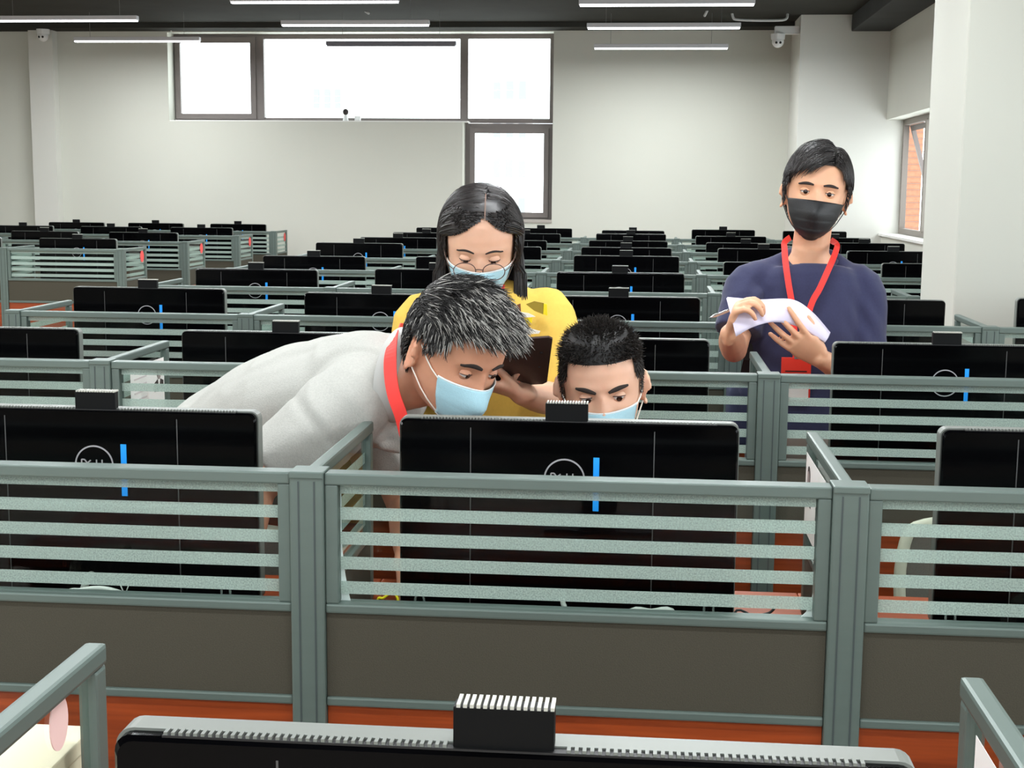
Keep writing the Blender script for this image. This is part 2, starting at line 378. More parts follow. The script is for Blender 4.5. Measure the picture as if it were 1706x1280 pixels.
# ------------------------------------------------------------------ ceiling lights
def led_light(px0, px1, py, first=[None]):
    L_ = 1.2; D = L_*FPX/(px1-px0)*1.0; c = at((px0+px1)/2, py, D)
    return c
def make_led():
    r = empty('linear_pendant_light')
    bm = bmesh.new(); box(bm, -.6, .6, -.03, .03, .010, .045, bev=.003); h = mesh_obj('housing', bm, 'led_housing', r)
    d = mesh_obj('diffuser', B(-.592, .592, -.027, .027, 0, .011), 'led_diffuser', r)
    ks = [h, d]
    for x in (-.45, .45):
        bm = bmesh.new(); tube(bm, [(x, 0, .045), (x, 0, CZ-2.81)], [.0015, .0015], 6, rnd=False); ks.append(mesh_obj('suspension_wire', bm, 'wire', r))
    l = bpy.data.lights.new('lamp', 'AREA'); l.shape = 'RECTANGLE'; l.size = 1.18; l.size_y = .05; l.energy = LED_WATTS; l.color = (.95, .98, 1); l.spread = R(180)
    lo = link('lamp', l, r, (0, 0, -.004)); ks.append(lo)
    KIDS[r.name] = ks; return r
led0 = make_led(); used = False
LEDZ = (2.785, 2.812, 2.853, 2.84)
spots = []
rowsY = (12.86, 11.25, 9.85, 7.9, 6.2, 4.5, 2.8, 1.1, -.6, -2.3)
colX = (.135, -2.32, -4.71, -7.2)
rown = ('last', 'second last', 'third last', 'fourth last', 'fifth last', 'sixth last', 'seventh last', 'eighth last', 'ninth last', 'tenth last')
coln = ('right-hand', 'middle', 'left-hand', 'far left')
for j, X in enumerate(colX):
    for i, Y in enumerate(rowsY):
        if j == 3 and (i < 2 or i % 2): continue
        o = led0 if not used else copy_tree(led0); used = True
        o.location = (X, Y, LEDZ[j])
        seen = i < 3 and j < 3
        if seen: tag(o, 'white linear pendant light in the %s column, %s from the back wall' % (coln[j], ('nearest', 'second', 'third')[i]), 'ceiling light', 'linear pendant lights')
        else: tag(o, 'white linear pendant light in the %s column, %s from the back wall, unseen' % (coln[j], ('nearest', 'second', 'third', 'fourth', 'fifth', 'sixth', 'seventh', 'eighth', 'ninth', 'tenth')[i]), 'ceiling light', 'linear pendant lights')
        if j == 1 and i == 0:   # this one is switched off in the photograph
            o['label'] = 'switched-off grey linear light hanging before the wide back window'
            OFF = o
MT['led_off'] = mat('led_off', (120, 120, 128), .5)
for ch in list(OFF.children):
    if ch.type == 'LIGHT': bpy.data.objects.remove(ch)
    elif ch.name.startswith(('housing', 'diffuser')):
        ch.data = ch.data.copy(); ch.data.materials[0] = MT['led_off']
# conduits and cameras
def pipe(label, pts, r=.012):
    bm = bmesh.new(); tube(bm, spline(pts, 4), [r]*(4*(len(pts)-1)+1), 8); o = mesh_obj('conduit', bm, 'conduit', smooth=True); tag(o, label, 'conduit')
Yp = WY-.05
pipe('white conduit looping from the ceiling above the left camera', [at(60, 18, 13.6), at(62, 14, 13.6), at(90, 18, 13.6), at(125, 19, 13.6), at(135, 10, 13.6), at(135, -6, 13.6)])
pipe('thin white conduit running along the wall top to the window corner', [at(60, 34, 13.66), at(160, 31, 13.66), at(240, 33, 13.66), at(275, 36, 13.9), at(284, 44, 13.93), at(285, 52, 13.95)], .008)
pipe('white conduit bending down beside the right security camera', [at(1220, 10, 13.1), at(1221, 28, 13.1), at(1232, 33, 13.1), at(1290, 34, 13.1), at(1309, 32, 13.1), at(1312, 24, 13.12)], .012)
pipe('short slanted white pipe hanging beneath the ceiling, left of centre', [at(596, 10, 12.9), at(614, 22, 12.9)], .012)
pipe('short slanted white pipe hanging beneath the ceiling, right of centre', [at(1181, 12, 12.9), at(1174, 26, 12.9)], .012)
def cctv(p, label, arm=0):
    t = empty('security_camera', p); tag(t, label, 'camera')
    bm = bmesh.new(); tube(bm, [(0, .0, .0), (0, 0, .05)], [.062, .066], 20, rnd=False); mesh_obj('mount', bm, 'cctv_white', t, smooth=False)
    bm = bmesh.new(); ell(bm, (0, -.01, -.02), (.055, .055, .055)); mesh_obj('dome', bm, 'cctv_white', t, smooth=True)
    for x in (-.018, .018):
        bm = bmesh.new(); ell(bm, (x, -.058, -.032), (.012, .01, .012), seg=10, rings=6); mesh_obj('lens', bm, 'lens_black', t, smooth=True)
    bm = bmesh.new(); box(bm, -.03, .05+arm, -.02, .07, .05, .12, bev=.004); mesh_obj('junction_box', bm, 'cctv_white', t)
pc = at(1296, 66, 13.3); cctv(pc, 'white dome security camera mounted beside the far right column', 1.404-pc.x-.05)
cctv(at(72, 57, 13.80), 'white dome security camera on the narrow pilaster at left')
sp = at(576, 203, WY+.1)
t = empty('window_sill_camera', (sp.x, WY+.1, wz0+.012)); tag(t, 'small round dark camera standing on the window sill', 'camera')
bm = bmesh.new(); ell(bm, (0, 0, .09), (.03, .03, .032)); mesh_obj('camera_head', bm, 'print_dark', t, smooth=True)
bm = bmesh.new(); tube(bm, [(0, 0, 0), (0, 0, .06)], [.03, .016], 12, rnd=False); mesh_obj('base', bm, 'cctv_white', t)
o = mesh_obj('socket_box', B(-.03, .03, -.02, .02, 0, .05, bev=.004), 'cctv_white', None, (at(596, 203, WY+.1).x, WY+.1, wz0+.012)); tag(o, 'tiny white box on the sill right of the small camera', 'box')
# hooks on pillar
for (px, py, lb) in ((1588, 78, 'small white hook high on the near pillar'), (1566, 212, 'left one of two small white clips on the near pillar'), (1589, 209, 'right one of two small white clips on the near pillar')):
    pass

# ------------------------------------------------------------------ cubicles
X0 = -.499; W = .8
ROWS = [.760, 2.018, 3.248, 4.499, 5.758, 6.996, 8.239, 9.496, 10.762, 12.036]
ZT = 1.1195; DESK = .785; DD = .55
PW = .052      # post width
MESH = {}
def shared(key, bmf, material, smooth=False):
    if key not in MESH:
        me = mesh_of(bmf(), key, smooth)
        for mm in (material if isinstance(material, (list, tuple)) else [material]): me.materials.append(MT[mm])
        MESH[key] = me
    return MESH[key]
# heights
zg1, zg0 = 1.1015, .918; zl0 = .9035; zf0 = .771; zb0 = .757
bands = [(1.1010, 1.0862)]+[(1.0655-.0384*k, 1.046-.0384*k) for k in range(4)]
def rail_bm(x0, x1, z0, z1, d=.03, bev=.002):
    return lambda: B(x0, x1, -d/2, d/2, z0, z1, bev=bev)
def post_bm():
    bm = bmesh.new(); h = PW/2
    box(bm, -h, h, -.022, .022, 0.0, ZT+.002, bev=.003)
    for x in (-.012, .012): box(bm, x-.0012, x+.0012, -.0228, -.0205, .0, ZT-.012, mi=1)
    box(bm, -h, h, -.0245, .0245, ZT-.008, ZT+.003, bev=.002); return bm
def bands_bm(x0, x1):
    def f():
        bm = bmesh.new()
        for a, b in bands: box(bm, x0, x1, -.0022, -.0014, b, a)
        return bm
    return f
def partition(x, y, label, near, post=True, group='glazed desk partitions'):
    """screen between x and x+W with the post at its left end"""
    t = empty('desk_partition', (x, y, 0)); tag(t, label, 'partition', group)
    a, b = PW/2, W-PW/2; s = .020
    if post: link('post', shared('post', post_bm, ['rail', 'rail_groove']), t)
    link('top_rail', shared('top_rail', rail_bm(a+.0005, b-.0005, zg1, ZT, .034, .0025), 'rail'), t)
    link('middle_rail', shared('middle_rail', rail_bm(a+.0005, b-.0005, zl0, zg0, .034, .003), 'rail'), t)
    link('bottom_rail', shared('bottom_rail', rail_bm(a+.0005, b-.0005, zb0, zf0, .034, .003), 'rail'), t)
    link('stile', shared('stile_l', rail_bm(a+.0005, a+s, zg0+.0003, zg1-.0003), 'rail'), t)
    link('stile', shared('stile_r', rail_bm(b-s, b-.0005, zg0+.0003, zg1-.0003), 'rail'), t)
    link('fabric_panel', shared('fabric_panel', lambda: B(a+.001, b-.001, -.012, .012, zf0+.0003, zl0-.0003), 'fabric'), t)
    g = link('glass_pane', shared('glass_pane', lambda: B(a+s+.0005, b-s-.0005, -.0013, .0013, zg0, zg1), 'clear_glass'), t)
    if near:
        for (z1, z0) in bands:
            bm_ = lambda: B(a+s+.001, b-s-.001, -.0022, -.0014, 0, z1-z0)
            link('frosted_band', shared('frosted_band_%d' % round((z1-z0)*1e4), bm_, 'frost'), t, (0, 0, z0))
    else:
        q = link('frosted_bands', shared('frosted_bands', bands_bm(a+s+.001, b-s-.001), 'frost'), t); q['kind'] = 'stuff'
    return t
DL = .43
def divider(x, y, label, near, group='side dividers between desks'):
    t = empty('side_divider', (x, y+.025, 0)); tag(t, label, 'divider', group)
    s = .026
    def rb(y0, y1, z0, z1, th=.018): return lambda: B(-th/2, th/2, y0, y1, z0, z1, bev=.004)
    link('top_rail', shared('d_top', rb(0, DL, ZT-.020, ZT+.0, .0205), 'rail'), t)
    link('middle_rail', shared('d_mid', rb(0, DL-s, zl0, zg0), 'rail'), t)
    link('end_stile', shared('d_end', rb(DL-s, DL, DESK+.001, ZT-.0203), 'rail'), t)
    link('stile', shared('d_sti', rb(0, s*.8, zg0+.0003, ZT-.0203), 'rail'), t)
    link('fabric_panel', shared('d_fab', lambda: B(-.0075, .0075, 0, DL-s-.0004, DESK+.002, zl0-.0003), 'fabric'), t)
    link('glass_pane', shared('d_gl', lambda: B(-.0013, .0013, s*.8+.0005, DL-s-.0005, zg0, ZT-.0203), 'clear_glass'), t)
    def db(z1, z0): return lambda: B(-.0022, -.0014, s*.8+.001, DL-s-.001, 0, .0195)
    if near == 'clear': pass
    elif near:
        for z1, z0 in bands[1:]: link('frosted_band', shared('d_band', db(z1, z0), 'frost'), t, (0, 0, z0))
    else:
        def allb():
            bm = bmesh.new()
            for z1, z0 in bands[1:]: box(bm, -.0022, -.0014, s*.8+.001, DL-s-.001, z0, z1)
            return bm
        q = link('frosted_bands', shared('d_bands', allb, 'frost'), t); q['kind'] = 'stuff'
    return t
def desk(x, y, label):
    t = empty('desk', (x, y, 0)); tag(t, label, 'desk', 'cherry wood computer desks')
    a, b = .0005, W-.0005
    link('desktop', shared('desktop', lambda: B(a, b, .036, DD+.036, DESK-.026, DESK, bev=.003), 'cherry_wood'), t)
    link('front_panel', shared('modesty', lambda: B(PW/2+.001, W-PW/2-.001, -.010, .008, .12, zb0-.0005), 'cherry_wood'), t)
    for xx in (.028, W-.05): link('side_panel', shared('side_panel', lambda: B(0, .02, .05, DD, 0, DESK-.027), 'cherry_wood'), t, (xx, 0, 0))
    return t
# computer
MW, MH = .54, .318
def rrect(w, h, r, n=5):
    pts = []
    for cx, cz, a0 in ((w/2-r, h-r, 0), (-w/2+r, h-r, 90), (-w/2+r, r, 180), (w/2-r, r, 270)):
        for k in range(n+1): a = R(a0+90*k/n); pts.append((cx+r*math.cos(a), cz+r*math.sin(a)))
    return pts
def slab(bm, pts, y0, y1, inset=0, mi=0):
    c = (0, sum(p[1] for p in pts)/len(pts))
    def ring(y, s): return [bm.verts.new((p[0]*(1-s/ (MW/2)), y, c[1]+(p[1]-c[1])*(1-s/(MH/2)))) for p in pts]
    rs = [ring(y0, inset), ring(y0+.004, 0), ring(y1, 0)] if inset else [ring(y0, 0), ring(y1, 0)]
    for a, b in zip(rs, rs[1:]):
        for k in range(len(pts)):
            f = bm.faces.new((a[k], a[(k+1) % len(pts)], b[(k+1) % len(pts)], b[k])); f.material_index = mi
    f = bm.faces.new(rs[0][::-1]); f.material_index = mi; f = bm.faces.new(rs[-1]); f.material_index = mi
def make_computer():
    r = empty('desktop_computer'); ks = []
    z0 = 0.0
    def add(n, bm, mt, loc=(0, 0, 0), smooth=False, par=None):
        me = mesh_of(bm, n, smooth)
        for q in (mt if isinstance(mt, list) else [mt]): me.materials.append(MT[q])
        o = link(n, me, par or r, loc)
        (ks if par is None else KIDS.setdefault(par.name, [])).append(o); return o
    # back shell faces -Y, screen on +Y
    bm = bmesh.new(); slab(bm, rrect(MW, MH, .012), 0, .012, .003); add('back_shell', bm, 'shell_black')
    bm = bmesh.new(); slab(bm, rrect(MW+.004, MH+.004, .013), .012, .034); add('screen_bezel', bm, 'bezel_grey', (0, 0, -.002))
    add('screen', B(-MW/2+.01, MW/2-.01, .034, .0355, .012, MH-.012), 'vent_dark')
    for fx in (-.155, .138): add('seam', B(fx-.0008, fx+.0008, -.0006, .0004, .004, MH-.012), 'seam')
    # ventilation comb along the top edge
    bm = bmesh.new(); x = -.235
    while x < .235:
        if not (-.042 < x < .036): box(bm, x, x+.0026, .0035, .0119, MH+.0004, MH+.0030)
        x += .0052
    add('vent_slot', B(-.236, .236, .0030, .0119, MH-.002, MH+.0008), 'vent_dark')
    v = add('vent_fins', bm, 'bezel_grey'); v['kind'] = 'stuff'
    # pop-up camera with a serrated top edge
    c = add('popup_camera', B(-.036, .032, .006, .022, MH-.002, MH+.029, bev=.0012), 'camera_black')
    bm = bmesh.new()
    for k in range(15):
        xx = -.0335+k*.0045; box(bm, xx, xx+.0026, .004, .0235, MH+.0292, MH+.0316)
    add('serrated_edge', bm, 'comb_white', par=c)['kind'] = 'stuff'
    # logo: ring plus letters
    LZ = MH-.062
    bm = bmesh.new(); cx = -.004; n = 40; ro, ri = .033, .0306
    vv = [[bm.verts.new((cx+rr_*math.cos(2*PI*k/n), yy, LZ-.03+rr_*math.sin(2*PI*k/n))) for k in range(n)] for rr_, yy in ((ri, .0), (ri, -.0009), (ro, -.0009), (ro, .0))]
    for a, b in zip(vv, vv[1:]):
        for k in range(n): bm.faces.new((a[k], a[(k+1) % n], b[(k+1) % n], b[k]))
    add('logo_ring', bm, 'logo_grey')
    bm = bmesh.new(); zc = LZ-.030; h = .0090; s = .0020
    def bar(x0, z0_, x1, z1_, w_=s):
        d = V((x1-x0, 0, z1_-z0_)); L_ = d.length; d.normalize(); nrm = V((-d.z, 0, d.x))*w_/2
        a = V((x0, 0, z0_)); b = V((x1, 0, z1_)); f = [bm.verts.new(p+V((0, yy, 0))) for yy in (-.0009, 0) for p in (a-nrm, b-nrm, b+nrm, a+nrm)]
        for q in ((0, 1, 2, 3), (7, 6, 5, 4), (0, 4, 5, 1), (1, 5, 6, 2), (2, 6, 7, 3), (3, 7, 4, 0)): bm.faces.new([f[i] for i in q])
    x = cx-.0215   # D
    pts = [(x, h), (x+.005, h), (x+.0085, h*.5), (x+.0085, -h*.5), (x+.005, -h), (x, -h), (x, h)]
    for a, b in zip(pts, pts[1:]): bar(a[0], zc+a[1], b[0], zc+b[1])
    ce = (cx-.0062, 0); an = R(38)   # tilted E
    def rot(px, pz): return ce[0]+px*math.cos(an)-pz*math.sin(an), zc+px*math.sin(an)+pz*math.cos(an)
    for a, b in (((-.0045, -.006), (-.0045, .006)), ((-.0045, .006), (.005, .006)), ((-.0045, 0), (.004, 0)), ((-.0045, -.006), (.005, -.006))):
        p, q = rot(*a), rot(*b); bar(p[0], p[1], q[0], q[1])
    for x in (cx+.004, cx+.0135): bar(x, zc+h, x, zc-h); bar(x, zc-h, x+.007, zc-h)
    add('logo_letters', bm, 'logo_grey')
    add('blue_sticker', B(.042, .0515, -.0016, .0, MH-.143, MH-.056), 'blue_sticker')
    # stand
    add('stand_neck', B(-.04, .04, .036, .06, -.0625, .12, bev=.004), 'stand_black')
    bm = bmesh.new(); box(bm, -.12, .12, -.05, .15, -.0715, -.0625, bev=.003); add('stand_base', bm, 'stand_black')
    KIDS[r.name] = ks; return r
comp0 = make_computer(); first_c = [True]
def computer(x, y, ztop, rz, label, sticker=True, camup=True):
    o = comp0 if first_c[0] else copy_tree(comp0); first_c[0] = False
    o.location = (x, y, DESK+.0725); o.rotation_euler = (R(random.uniform(-2, 3)), 0, rz)
    o.rotation_euler.x = 0
    tag(o, label, 'computer', 'black desktop computers seen from behind')
    return o
rowname = ['front', 'second', 'third', 'fourth', 'fifth', 'sixth', 'seventh', 'eighth', 'ninth', 'tenth']
colname = {-2: 'left-end', -1: 'second-from-left', 0: 'middle', 1: 'second-from-right', 2: 'right-end'}
# special placement (row, col): dx, dy, rot, dz
SPEC = {(0, 0): (.008, .117, 0, -.004), (1, 0): (-.020, .160, R(.3), 0), (1, -1): (0, .17, 0, 0), (1, 1): (.035, .17, R(.5), 0), (2, 1): (.042, .17, 0, 0),
        (2, 0): (.0, .17, 0, 0), (2, -1): (.01, .17, 0, 0), (2, -2): (.0, .16, 0, 0), (3, -2): (0, .17, R(-1), .012), (3, 1): (.03, .18, 0, .01)}
rnd = random.Random(3)
for r, y in enumerate(ROWS):
    cols = {0: (-1, 0, 1), 1: (-1, 0, 1), 2: (-2, -1, 0, 1)}.get(r, (-2, -1, 0, 1, 2))
    near = r <= 4; XS = .008 if r < 2 else 0
    for c in cols:
        x = X0+W*c+(.008 if r < 2 else 0); where = '%s desk of the %s row' % (colname[c], rowname[r])
        if r > 0:
            if not (r == 3 and c == 99):
                partition(x, y, 'grey framed glass screen with frosted bands before the '+where, near)
        desk(x, y, 'cherry wood '+where+', behind its grey screen' if r else 'cherry wood '+where+', nearest the camera')
        if r == 0 and c != 0: pass
        else:
            dx, dy, rz, dz = SPEC.get((r, c), (rnd.uniform(-.03, .03), rnd.uniform(.15, .20), R(rnd.uniform(-3, 3)), rnd.uniform(0, .022)))
            o = computer(x+W/2+dx, y+dy, 0, rz, 'black desktop computer seen from behind on the '+where)
            if dz: o.location.z += dz
            o['dz'] = 0
        if r == 0 and c == -1: continue
        divider(x-(.010 if r == 0 else 0), y, 'grey glazed side divider left of the '+where, near if r else 'clear')
    if r > 0:   # closing post and divider at the right end
        xe = X0+W*(cols[-1]+1)
        o = link('end_post', shared('post', post_bm, ['rail', 'rail_groove']), None, (xe, y, 0)); tag(o, 'grey upright post closing the right end of the %s row' % rowname[r], 'post')
    if r == 0 or r == 1 : divider(X0+W*2, y, 'grey glazed side divider right of the second-from-right desk, %s row' % rowname[r], near if r else 'clear')
# left block beyond the aisle
LXE = -3.41; LR = [8.9, 10.2, 11.55, 12.75]
lrn = ['front', 'second', 'third', 'last']
lcn = ['aisle-side', 'middle', 'far-left']
for i, y in enumerate(LR):
    for k in range(2 if i == 0 else 3):
        x = LXE-W*(k+1); where = '%s desk, %s row of the left block' % (lcn[k], lrn[i])
        partition(x, y, 'grey framed glass screen before the '+where, i < 1, group='glazed desk partitions, left block')
        if k == 0:
            o = link('end_post', shared('post', post_bm, ['rail', 'rail_groove']), None, (x+W, y, 0)); tag(o, 'grey corner post at the aisle end, %s row of the left block' % lrn[i], 'post')
        desk(x, y, 'cherry wood '+where)
        computer(x+W/2+rnd.uniform(-.02, .02), y+rnd.uniform(.2, .25), 0, R(rnd.uniform(-2, 2)), 'black computer seen from behind on the '+where)
        d = divider(x+W, y, 'frosted side divider at the right of the '+where, i < 1)
        if k == 0:
            bm = bmesh.new(); n = 20; vv = [bm.verts.new((0, .035*math.cos(2*PI*q/n), .05*math.sin(2*PI*q/n)*.8)) for q in range(n)]; bm.faces.new(vv)
            g = bmesh.ops.extrude_face_region(bm, geom=bm.faces[:]); bmesh.ops.translate(bm, vec=(.001, 0, 0), verts=[v for v in g['geom'] if isinstance(v, bmesh.types.BMVert)])
            mesh_obj('red_sticker', bm, 'red_sticker', d, (.004, .35, 1.055))

# ------------------------------------------------------------------ chairs
def make_chair():
    r = empty('office_chair'); ks = []
    def add(n, bm, mt, smooth=True):
        o = mesh_obj(n, bm, mt, r, smooth=smooth); ks.append(o); return o
    bm = bmesh.new()  # back frame: rounded loop, front faces -Y
    pts = [V((-.20, .0, .50)), V((-.225, .03, .66)), V((-.215, .045, .79)), V((-.17, .05, .83)), V((0, .06, .838)), V((.17, .05, .83)), V((.215, .045, .79)), V((.225, .03, .66)), V((.20, 0, .50)), V((0, -.01, .485)), V((-.20, .0, .50))]
    tube(bm, spline(pts, 4), [.013]*(4*(len(pts)-1)+1), 10); add('back_frame', bm, 'chair_frame')
    bm = bmesh.new(); n = 8; g = []
    for j in range(n+1):
        z = .495+.33*j/n; wd = .205+.015*math.sin(PI*j/n); yy = 0+.055*j/n
        g.append([bm.verts.new((wd*(2*i/n-1)*(1 if z < .8 else .93), yy+.02*(1-(2*i/n-1)**2)*.8, z)) for i in range(n+1)])
    for j in range(n):
        for i in range(n): bm.faces.new((g[j][i], g[j][i+1], g[j+1][i+1], g[j+1][i]))
    add('back_mesh', bm, 'chair_mesh')
    bm = bmesh.new(); box(bm, -.22, .22, -.44, .0, .43, .49, bev=.025); add('seat', bm, 'chair_black')
    bm = bmesh.new(); tube(bm, [(0, -.2, .12), (0, -.2, .43)], [.03, .025], 12); add('gas_column', bm, 'chair_black')
    bm = bmesh.new(); tube(bm, spline([(0, -.15, .42), (0, .05, .44), (0, .08, .55), (0, .07, .62)], 4), [(.03, .012)]*13, 10, side=(1, 0, 0)); add('back_support', bm, 'chair_black')
    for k in range(5):
        a = 2*PI*k/5; bm = bmesh.new(); e = V((.27*math.cos(a), -.2+.27*math.sin(a), .075)); tube(bm, [(0, -.2, .12), e], [.022, .014], 8); add('base_leg', bm, 'chair_black')
        bm = bmesh.new(); c = e-V((0, 0, .045)); tube(bm, [c-V((.012, 0, 0)), c+V((.012, 0, 0))], [.029, .029], 12, rnd=False); add('castor', bm, 'chair_black', False)
    for s in (-1, 1):
        bm = bmesh.new(); tube(bm, spline([(s*.2, -.15, .45), (s*.27, -.14, .5), (s*.275, -.1, .62), (s*.27, -.2, .655), (s*.26, -.32, .65)], 4), [.012]*17, 8); add('armrest', bm, 'chair_frame')
    KIDS[r.name] = ks; return r
chair0 = make_chair(); fc = [True]
def chair(x, y, rz, label, mats=None, z=0):
    o = chair0 if fc[0] else copy_tree(chair0); fc[0] = False
    o.location = (x, y, 0); o.rotation_euler = (0, 0, rz); tag(o, label, 'chair', 'mesh office chairs')
    if mats:
        for ch in [c for c in o.children]:
            for n_, m_ in mats.items():
                if ch.name.startswith(n_): ch.data = ch.data.copy(); ch.data.materials[0] = MT[m_]
    return o
chair(.80, 2.98, R(8), 'beige-framed mesh office chair at the desk right of the seated man')
chair(-.86, 2.70, R(-6), 'beige-framed grey mesh office chair beside the bending man, in front of his legs')
chair(-.88, 1.43, R(3), 'beige-framed office chair at the desk nearest the camera, left side')
chair(.88, 1.50, R(-4), 'beige-framed office chair at the desk nearest the camera, right side')
chair(.66, 4.25, R(5), 'beige-framed office chair seen low behind the glass, right of the standing man')
chair(-.01, 4.10, R(-4), 'office chair with a bright blue back, behind the glass right of the seated man', {'back_mesh': 'blue_cloth', 'back_frame': 'blue_cloth'})
chair(-.90, 4.12, 0, 'office chair behind the third-row screen at left', {'back_mesh': 'chair_black'})
chair(-.08, 2.985, 0, 'black office chair on which the young man sits', {'back_mesh': 'chair_black', 'back_frame': 'chair_black', 'armrest': 'chair_black'})
cc = at(636, 392, 8.85)
chair(cc.x, 8.85, 0, 'black round-backed chair rising above the far monitors, left of the woman', {'back_mesh': 'chair_black', 'back_frame': 'chair_black'})

# ------------------------------------------------------------------ small things on and by the desks
def film(part, pts, y, label):
    bm = bmesh.new(); vv = [bm.verts.new((p.x, y, p.z)) for p in pts]; bm.faces.new(vv)
    g = bmesh.ops.extrude_face_region(bm, geom=bm.faces[:]); bmesh.ops.translate(bm, vec=(0, .0012, 0), verts=[v for v in g['geom'] if isinstance(v, bmesh.types.BMVert)])
    o = mesh_obj('paper_sheet', bm, 'film'); tag(o, label, 'paper')
yf = ROWS[1]+.005
film(0, [at(561, 813, yf), at(568, 814, yf), at(569, 900, yf), at(573, 945, yf), at(580, 985, yf), at(587, 1013, yf), at(561, 1013, yf)], yf, 'narrow white curved paper stuck inside the left edge of the middle glass')
film(0, [at(1362, 838, yf), at(1364, 838, yf), at(1361, 1038, yf), at(1326, 1036, yf), at(1343, 1020, yf), at(1352, 1000, yf), at(1357, 975, yf)], yf, 'white curved paper corner inside the right edge of the middle glass')
def cable(label, pts, r, m='cable_white'):
    bm = bmesh.new(); P = spline(pts, 5); tube(bm, P, [r]*len(P), 8); o = mesh_obj('cable', bm, m, smooth=True); tag(o, label, 'cable'); return o
yc = ROWS[1]+.07
def dk(px, Y, z=DESK+.005):   # point on the desk under a pixel column
    p = at(px, 900, Y); return V((p.x, Y, z))
c1 = cable('thick white cable loop tied with a zip tie behind the left glass', [dk(95, yc), at(110, 996, yc), at(135, 984, yc), at(170, 981, yc), at(205, 990, yc), at(230, 1004, yc), dk(240, yc)], .0045)
for dx in (-1, 1):
    bm = bmesh.new(); a = at(208, 992, yc-.007); tube(bm, [a+V((-.009*dx, 0, .022)), a, a+V((.003*dx, 0, -.012))], [.001]*3, 6); o = mesh_obj('zip_tie', bm, 'cable_white', c1)
cable('white plug cable standing up behind the left glass', [dk(128, yc+.02), at(136, 1000, yc+.02), at(146, 965, yc+.02), at(152, 958, yc+.02)], .006)
cable('white cable rising behind the middle glass under the computer', [dk(940, yc), at(941, 1024, yc), at(938, 1005, yc), at(937, 988, yc)], .004)
cable('pale flat cable loop low behind the middle glass', [dk(1030, yc), at(1045, 1026, yc), at(1085, 1019, yc), at(1125, 1026, yc), dk(1140, yc)], .0045)
cable('thin black cable lying toward the right corner of the middle desk', [dk(1215, yc), at(1222, 1024, yc), at(1255, 1026, yc), at(1280, 1022, yc), at(1290, 1014, yc)], .002, 'cable_black')
cable('thin green wire at the left corner behind the middle glass', [dk(620, yc), at(628, 1008, yc), at(638, 997, yc), at(662, 996, yc), dk(670, yc)], .0022, 'print_yellow')
def hook(px, py, Y, label, h=.045):
    p = at(px, py, Y); bm = bmesh.new(); w_ = .007
    P = [V((-w_, 0, -h)), V((-w_, 0, 0))]+[V((-w_*math.cos(a), 0, w_*math.sin(a))) for a in (R(45), R(90), R(135))]+[V((w_, 0, 0)), V((w_, 0, -h))]
    tube(bm, P, [.0018]*len(P), 8); o = mesh_obj('cable_clip', bm, 'clear_plastic', None, p, smooth=True); tag(o, label, 'cable clip')
    bm = bmesh.new(); box(bm, -.012, .012, -.012, .012, DESK-p.z, -h+.002, bev=.002); mesh_obj('foot', bm, 'clear_plastic', o)
hook(376, 972, yc, 'clear plastic clip behind the glass at the left desk')
hook(1181, 1003, yc, 'clear plastic clip behind the middle glass, right of the computer')
hook(1584, 1018, yc, 'clear plastic clip behind the right-hand glass')
hook(699, 998, yc, 'clear plastic clip behind the middle glass, left of the computer')
# identity sheets on the dividers
def idsheet(x, y0, y1, z0, z1, label, side=-1):
    t = empty('identity_sheet', (x, 0, 0)); tag(t, label, 'paper sheet')
    def flat(name, pts, off, m):
        bm = bmesh.new(); vv = [bm.verts.new((side*off, y, z)) for y, z in pts]; bm.faces.new(vv)
        g = bmesh.ops.extrude_face_region(bm, geom=bm.faces[:]); bmesh.ops.translate(bm, vec=(-side*.0004, 0, 0), verts=[v for v in g['geom'] if isinstance(v, bmesh.types.BMVert)])
        return mesh_obj(name, bm, m, t)
    flat('sheet', [(y0, z0), (y1, z0), (y1, z1), (y0, z1)], .0008, 'card')
    w_ = (y1-y0); h = z1-z0; cy = y1-w_*.17; cz = z1-h*.27
    E = lambda ry, rz, oy=0, oz=0: [(cy+oy+ry*math.cos(2*PI*k/18), cz+oz+rz*math.sin(2*PI*k/18)) for k in range(18)]
    flat('portrait_suit', [(cy+w_*.14, cz-h*.34), (cy+w_*.14, cz-h*.17), (cy+w_*.05, cz-h*.12), (cy-w_*.05, cz-h*.12), (cy-w_*.14, cz-h*.17), (cy-w_*.14, cz-h*.34)], .0013, 'print_dark')
    flat('portrait_shirt', [(cy+w_*.035, cz-h*.12), (cy, cz-h*.30), (cy-w_*.035, cz-h*.12)], .0018, 'card')
    flat('portrait_hair', E(w_*.068, h*.125, 0, h*.022), .0013, 'print_dark')
    flat('portrait_face', E(w_*.055, h*.105, 0, -h*.02), .0018, 'print_grey')
    for k in range(4): flat('text_line', [(y0+w_*.10, z1-h*(.22+.13*k)), (y0+w_*.46, z1-h*(.22+.13*k)), (y0+w_*.46, z1-h*(.25+.13*k)), (y0+w_*.10, z1-h*(.25+.13*k))], .0013, 'print_pale')
xr = X0+W
idsheet(xr-.002-.0108, ROWS[0]+.15, 1.142, .95, 1.094, 'white identity sheet with a suited portrait on the nearest right divider')
idsheet(xr+.008-.0108, ROWS[1]+.16, ROWS[1]+.425, .95, 1.088, 'white identity sheet with portrait on the divider right of the seated man')
idsheet(X0-W+.0108, ROWS[2]+.15, ROWS[2]+.40, .94, 1.08, 'white sheet on the divider behind the bending man, at left', 1)
bm = bmesh.new(); n = 26
vv = [bm.verts.new((0, .019*math.cos(2*PI*q/n), .025*math.sin(2*PI*q/n))) for q in range(n)]; bm.faces.new(vv)
